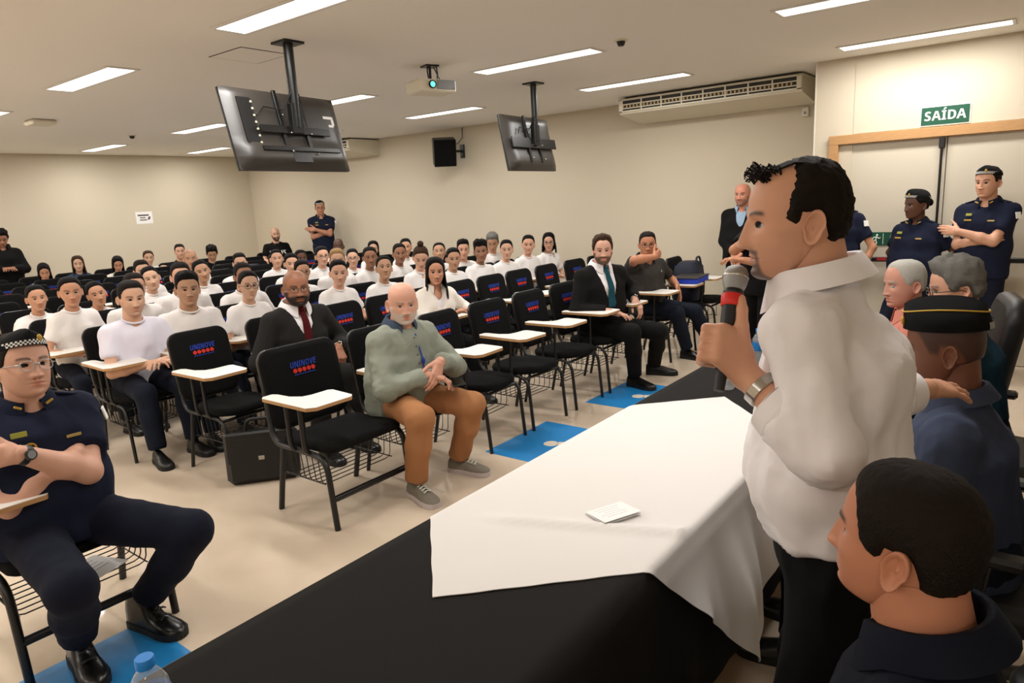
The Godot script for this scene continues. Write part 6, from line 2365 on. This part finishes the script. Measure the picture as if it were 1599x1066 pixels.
# ---------------------------------------------------------------- materials and the whole scene
func materials() -> void:
	var grain := noise_tex(0.03, 256, 3.0, null, FastNoiseLite.TYPE_SIMPLEX_SMOOTH, 4, 2)
	var weave := noise_tex(0.22, 256, 4.0, null, FastNoiseLite.TYPE_CELLULAR, 2, 4)
	var strands := noise_tex(0.09, 256, 6.0, null, FastNoiseLite.TYPE_SIMPLEX, 3, 9)
	mat("floor", Color(1, 1, 1), 0.05, 0.0, 0.5)
	M.floor.albedo_texture = noise_tex(0.012, 512, 0.0, ramp2(Color(0.80, 0.73, 0.645), Color(0.84, 0.77, 0.685)), FastNoiseLite.TYPE_SIMPLEX_SMOOTH, 5, 6)
	M.floor.uv1_triplanar = true
	M.floor.uv1_world_triplanar = true
	M.floor.uv1_scale = Vector3.ONE * 0.35
	bumpy(mat("wall", Color(0.800, 0.755, 0.672), 0.85), grain, 0.10, 2.0)
	mat("trim", Color(0.87, 0.85, 0.80), 0.6)
	bumpy(mat("ceiling", Color(0.93, 0.915, 0.885), 0.9), grain, 0.08, 1.5)
	mat("leaf", Color(0.800, 0.760, 0.685), 0.6)
	mat("ply", Color(0.74, 0.565, 0.375), 0.5)
	M.ply.albedo_texture = noise_tex(0.02, 256, 0.0, ramp2(Color(0.93, 0.92, 0.90), Color(1, 1, 1)), FastNoiseLite.TYPE_SIMPLEX, 3, 12)
	M.ply.uv1_triplanar = true
	M.ply.uv1_scale = Vector3(2, 14, 6)
	mat("laminate", Color(0.90, 0.88, 0.85), 0.45)
	mat("steel", Color(0.075, 0.073, 0.07), 0.42)
	mat("shell", Color(0.06, 0.06, 0.06), 0.35)
	bumpy(mat("fabric", Color(0.055, 0.053, 0.052), 0.95, 0.0, 0.3), weave, 0.35, 9.0)
	mat("logo_blue", Color(0.10, 0.22, 0.62), 0.7)
	mat("logo_red", Color(0.80, 0.15, 0.10), 0.7)
	mat("white_metal", Color(0.86, 0.85, 0.83), 0.4)
	mat("lamp", Color(1, 1, 1), 0.5)
	M.lamp.emission_enabled = true
	M.lamp.emission = Color(1.0, 0.985, 0.96)
	M.lamp.emission_energy_multiplier = 2.6
	mat("lens", Color(0.1, 0.5, 0.5), 0.1)
	M.lens.emission_enabled = true
	M.lens.emission = Color(0.45, 0.95, 0.88)
	M.lens.emission_energy_multiplier = 1.4
	mat("ac", Color(0.85, 0.82, 0.74), 0.5)
	mat("ac_dark", Color(0.17, 0.155, 0.135), 0.7)
	mat("ac_yellow", Color(0.74, 0.63, 0.44), 0.6)
	mat("black_metal", Color(0.09, 0.088, 0.085), 0.35, 0.3)
	mat("black_plastic", Color(0.055, 0.055, 0.057), 0.4)
	mat("grey_plastic", Color(0.52, 0.53, 0.54), 0.5)
	mat("red_plastic", Color(0.66, 0.14, 0.14), 0.5)
	mat("tv_black", Color(0.06, 0.058, 0.056), 0.35)
	mat("tv_back", Color(0.20, 0.185, 0.17), 0.38)
	mat("tv_screen", Color(0.02, 0.02, 0.022), 0.08)
	mat("connector", Color(0.72, 0.71, 0.62), 0.4)
	mat("chrome", Color(0.72, 0.71, 0.69), 0.22, 1.0)
	mat("paper", Color(0.93, 0.92, 0.91), 0.8)
	mat("ink", Color(0.30, 0.28, 0.27), 0.8)
	mat("pale_ink", Color(0.70, 0.69, 0.72), 0.8)
	mat("sign_white", Color(0.93, 0.93, 0.90), 0.6)
	mat("sign_green", Color(0.03, 0.30, 0.21), 0.5)
	mat("sticker", Color(0.10, 0.50, 0.76), 0.45)
	mat("sticker_white", Color(0.86, 0.82, 0.75), 0.5)
	bumpy(mat("black_cloth", Color(0.128, 0.122, 0.117), 0.95, 0.0, 0.25), weave, 0.25, 12.0)
	bumpy(mat("white_cloth", Color(0.875, 0.86, 0.845), 0.9, 0.0, 0.3), weave, 0.12, 12.0)
	mat("pet", Color(0.95, 0.97, 0.98, 0.16), 0.06)
	M.pet.transparency = BaseMaterial3D.TRANSPARENCY_ALPHA
	mat("cap_blue", Color(0.13, 0.52, 0.85), 0.4)
	mat("cap_white", Color(0.90, 0.90, 0.90), 0.4)
	mat("label_blue", Color(0.10, 0.45, 0.72), 0.45)
	# people
	mat("skin", Color(1, 1, 1), 0.48, 0.0, 0.42)
	M.skin.vertex_color_use_as_albedo = true
	for h in [["hair_black", Color(0.066, 0.055, 0.05)], ["hair_dark", Color(0.11, 0.085, 0.07)], ["hair_brown", Color(0.235, 0.165, 0.12)], ["hair_grey", Color(0.42, 0.41, 0.39)], ["hair_white", Color(0.74, 0.73, 0.70)], ["hair_blond", Color(0.58, 0.46, 0.31)]]:
		bumpy(mat(h[0], h[1], 0.7, 0.0, 0.25), strands, 0.8, 14.0)
		M[h[0]].uv1_scale = Vector3(22, 5, 22)
	for c in [["tee", Color(0.925, 0.905, 0.895)], ["tee_lilac", Color(0.88, 0.865, 0.915)], ["cream", Color(0.85, 0.81, 0.76)], ["denim", Color(0.20, 0.27, 0.38)], ["black_tee", Color(0.05, 0.05, 0.054)], ["jeans", Color(0.085, 0.105, 0.155)], ["navy", Color(0.088, 0.108, 0.185)], ["navy_trousers", Color(0.075, 0.088, 0.145)],
			["sage", Color(0.555, 0.575, 0.525)], ["sage_dark", Color(0.24, 0.29, 0.36)], ["tan", Color(0.66, 0.46, 0.31)], ["white_shirt", Color(0.91, 0.895, 0.90)], ["suit_charcoal", Color(0.125, 0.120, 0.115)], ["suit_black", Color(0.065, 0.060, 0.058)], ["blazer", Color(0.92, 0.89, 0.85)], ["black_trousers", Color(0.05, 0.05, 0.056)],
			["charcoal_polo", Color(0.225, 0.21, 0.20)], ["blue_shirt", Color(0.58, 0.67, 0.76)], ["speaker_shirt", Color(0.945, 0.93, 0.94)], ["black_jeans", Color(0.062, 0.062, 0.068)], ["slate", Color(0.235, 0.265, 0.345)], ["teal_shirt", Color(0.075, 0.195, 0.255)], ["pink_shirt", Color(0.86, 0.55, 0.48)], ["midnight", Color(0.06, 0.075, 0.125)], ["tie_red", Color(0.30, 0.06, 0.075)], ["tie_teal", Color(0.10, 0.28, 0.33)], ["cap", Color(0.05, 0.05, 0.055)]]:
		bumpy(mat(c[0], c[1], 0.9, 0.0, 0.3), weave, 0.12, 16.0)
		M[c[0]].rim_enabled = false
	mat("shoe", Color(0.06, 0.055, 0.052), 0.4)
	mat("boot", Color(0.045, 0.043, 0.042), 0.3)
	mat("sole", Color(0.05, 0.05, 0.05), 0.7)
	mat("sneaker", Color(0.50, 0.47, 0.42), 0.8)
	mat("sneaker_sole", Color(0.78, 0.73, 0.72), 0.7)
	mat("lace", Color(0.80, 0.81, 0.76), 0.8)
	mat("specs_dark", Color(0.06, 0.05, 0.05), 0.3)
	mat("specs_thin", Color(0.30, 0.27, 0.24), 0.3, 0.6)
	mat("specs_clear", Color(0.72, 0.72, 0.72), 0.2, 0.3)
	mat("gold", Color(0.72, 0.58, 0.20), 0.5, 0.3)
	mat("brass", Color(0.66, 0.56, 0.32), 0.45, 0.4)
	mat("crest", Color(0.60, 0.60, 0.22), 0.6)
	mat("mic_black", Color(0.085, 0.08, 0.08), 0.5)
	mat("mic_red", Color(0.83, 0.14, 0.11), 0.5)
	bumpy(mat("mic_mesh", Color(0.60, 0.60, 0.60), 0.4, 0.7), weave, 1.0, 60.0)
	bumpy(mat("leather", Color(0.07, 0.066, 0.063), 0.45), grain, 0.3, 8.0)
	mat("leatherette", Color(0.045, 0.045, 0.047), 0.5)
	mat("folder_blue", Color(0.07, 0.22, 0.72), 0.45)
	mat("laptop", Color(0.10, 0.095, 0.09), 0.5)
	mat("bag_navy", Color(0.085, 0.10, 0.165), 0.85)
	# chequered cap band: two rows of squares, a flat weave
	var im := Image.create(80, 3, false, Image.FORMAT_RGB8)
	for x in 80:
		for y in 3:
			im.set_pixel(x, y, Color(0.86, 0.86, 0.84) if (x + y) % 2 == 0 else Color(0.05, 0.05, 0.055))
	mat("chequer", Color(1, 1, 1), 0.8)
	M.chequer.albedo_texture = ImageTexture.create_from_image(im)
	M.chequer.texture_filter = BaseMaterial3D.TEXTURE_FILTER_NEAREST

const LAMP_ENERGY := 2.7
const EXPOSURE := 1.05

func _ready() -> void:
	rng.seed = 77
	var cam := Camera3D.new()
	cam.name = "camera"
	add_child(cam)
	cam.position = Vector3(0, 1.68, 0)
	cam.basis = Basis(Vector3.UP, deg_to_rad(38.046)) * Basis(Vector3.RIGHT, deg_to_rad(-11.694)) * Basis(Vector3.BACK, deg_to_rad(-3.037))
	cam.fov = rad_to_deg(2.0 * atan(533.0 / 1074.9))
	cam.near = 0.05
	cam.far = 60.0
	cam.current = true
	var we := WorldEnvironment.new()
	var e := Environment.new()
	e.background_mode = Environment.BG_COLOR
	e.background_color = Color(0.02, 0.02, 0.02)
	e.tonemap_mode = Environment.TONE_MAPPER_LINEAR
	e.tonemap_exposure = EXPOSURE
	e.sdfgi_enabled = true
	e.ssao_enabled = true
	e.ssil_enabled = true
	we.environment = e
	add_child(we)
	materials()
	room()
	fittings()
	table()
	audience()
	guests()
	speakers()
	belongings()
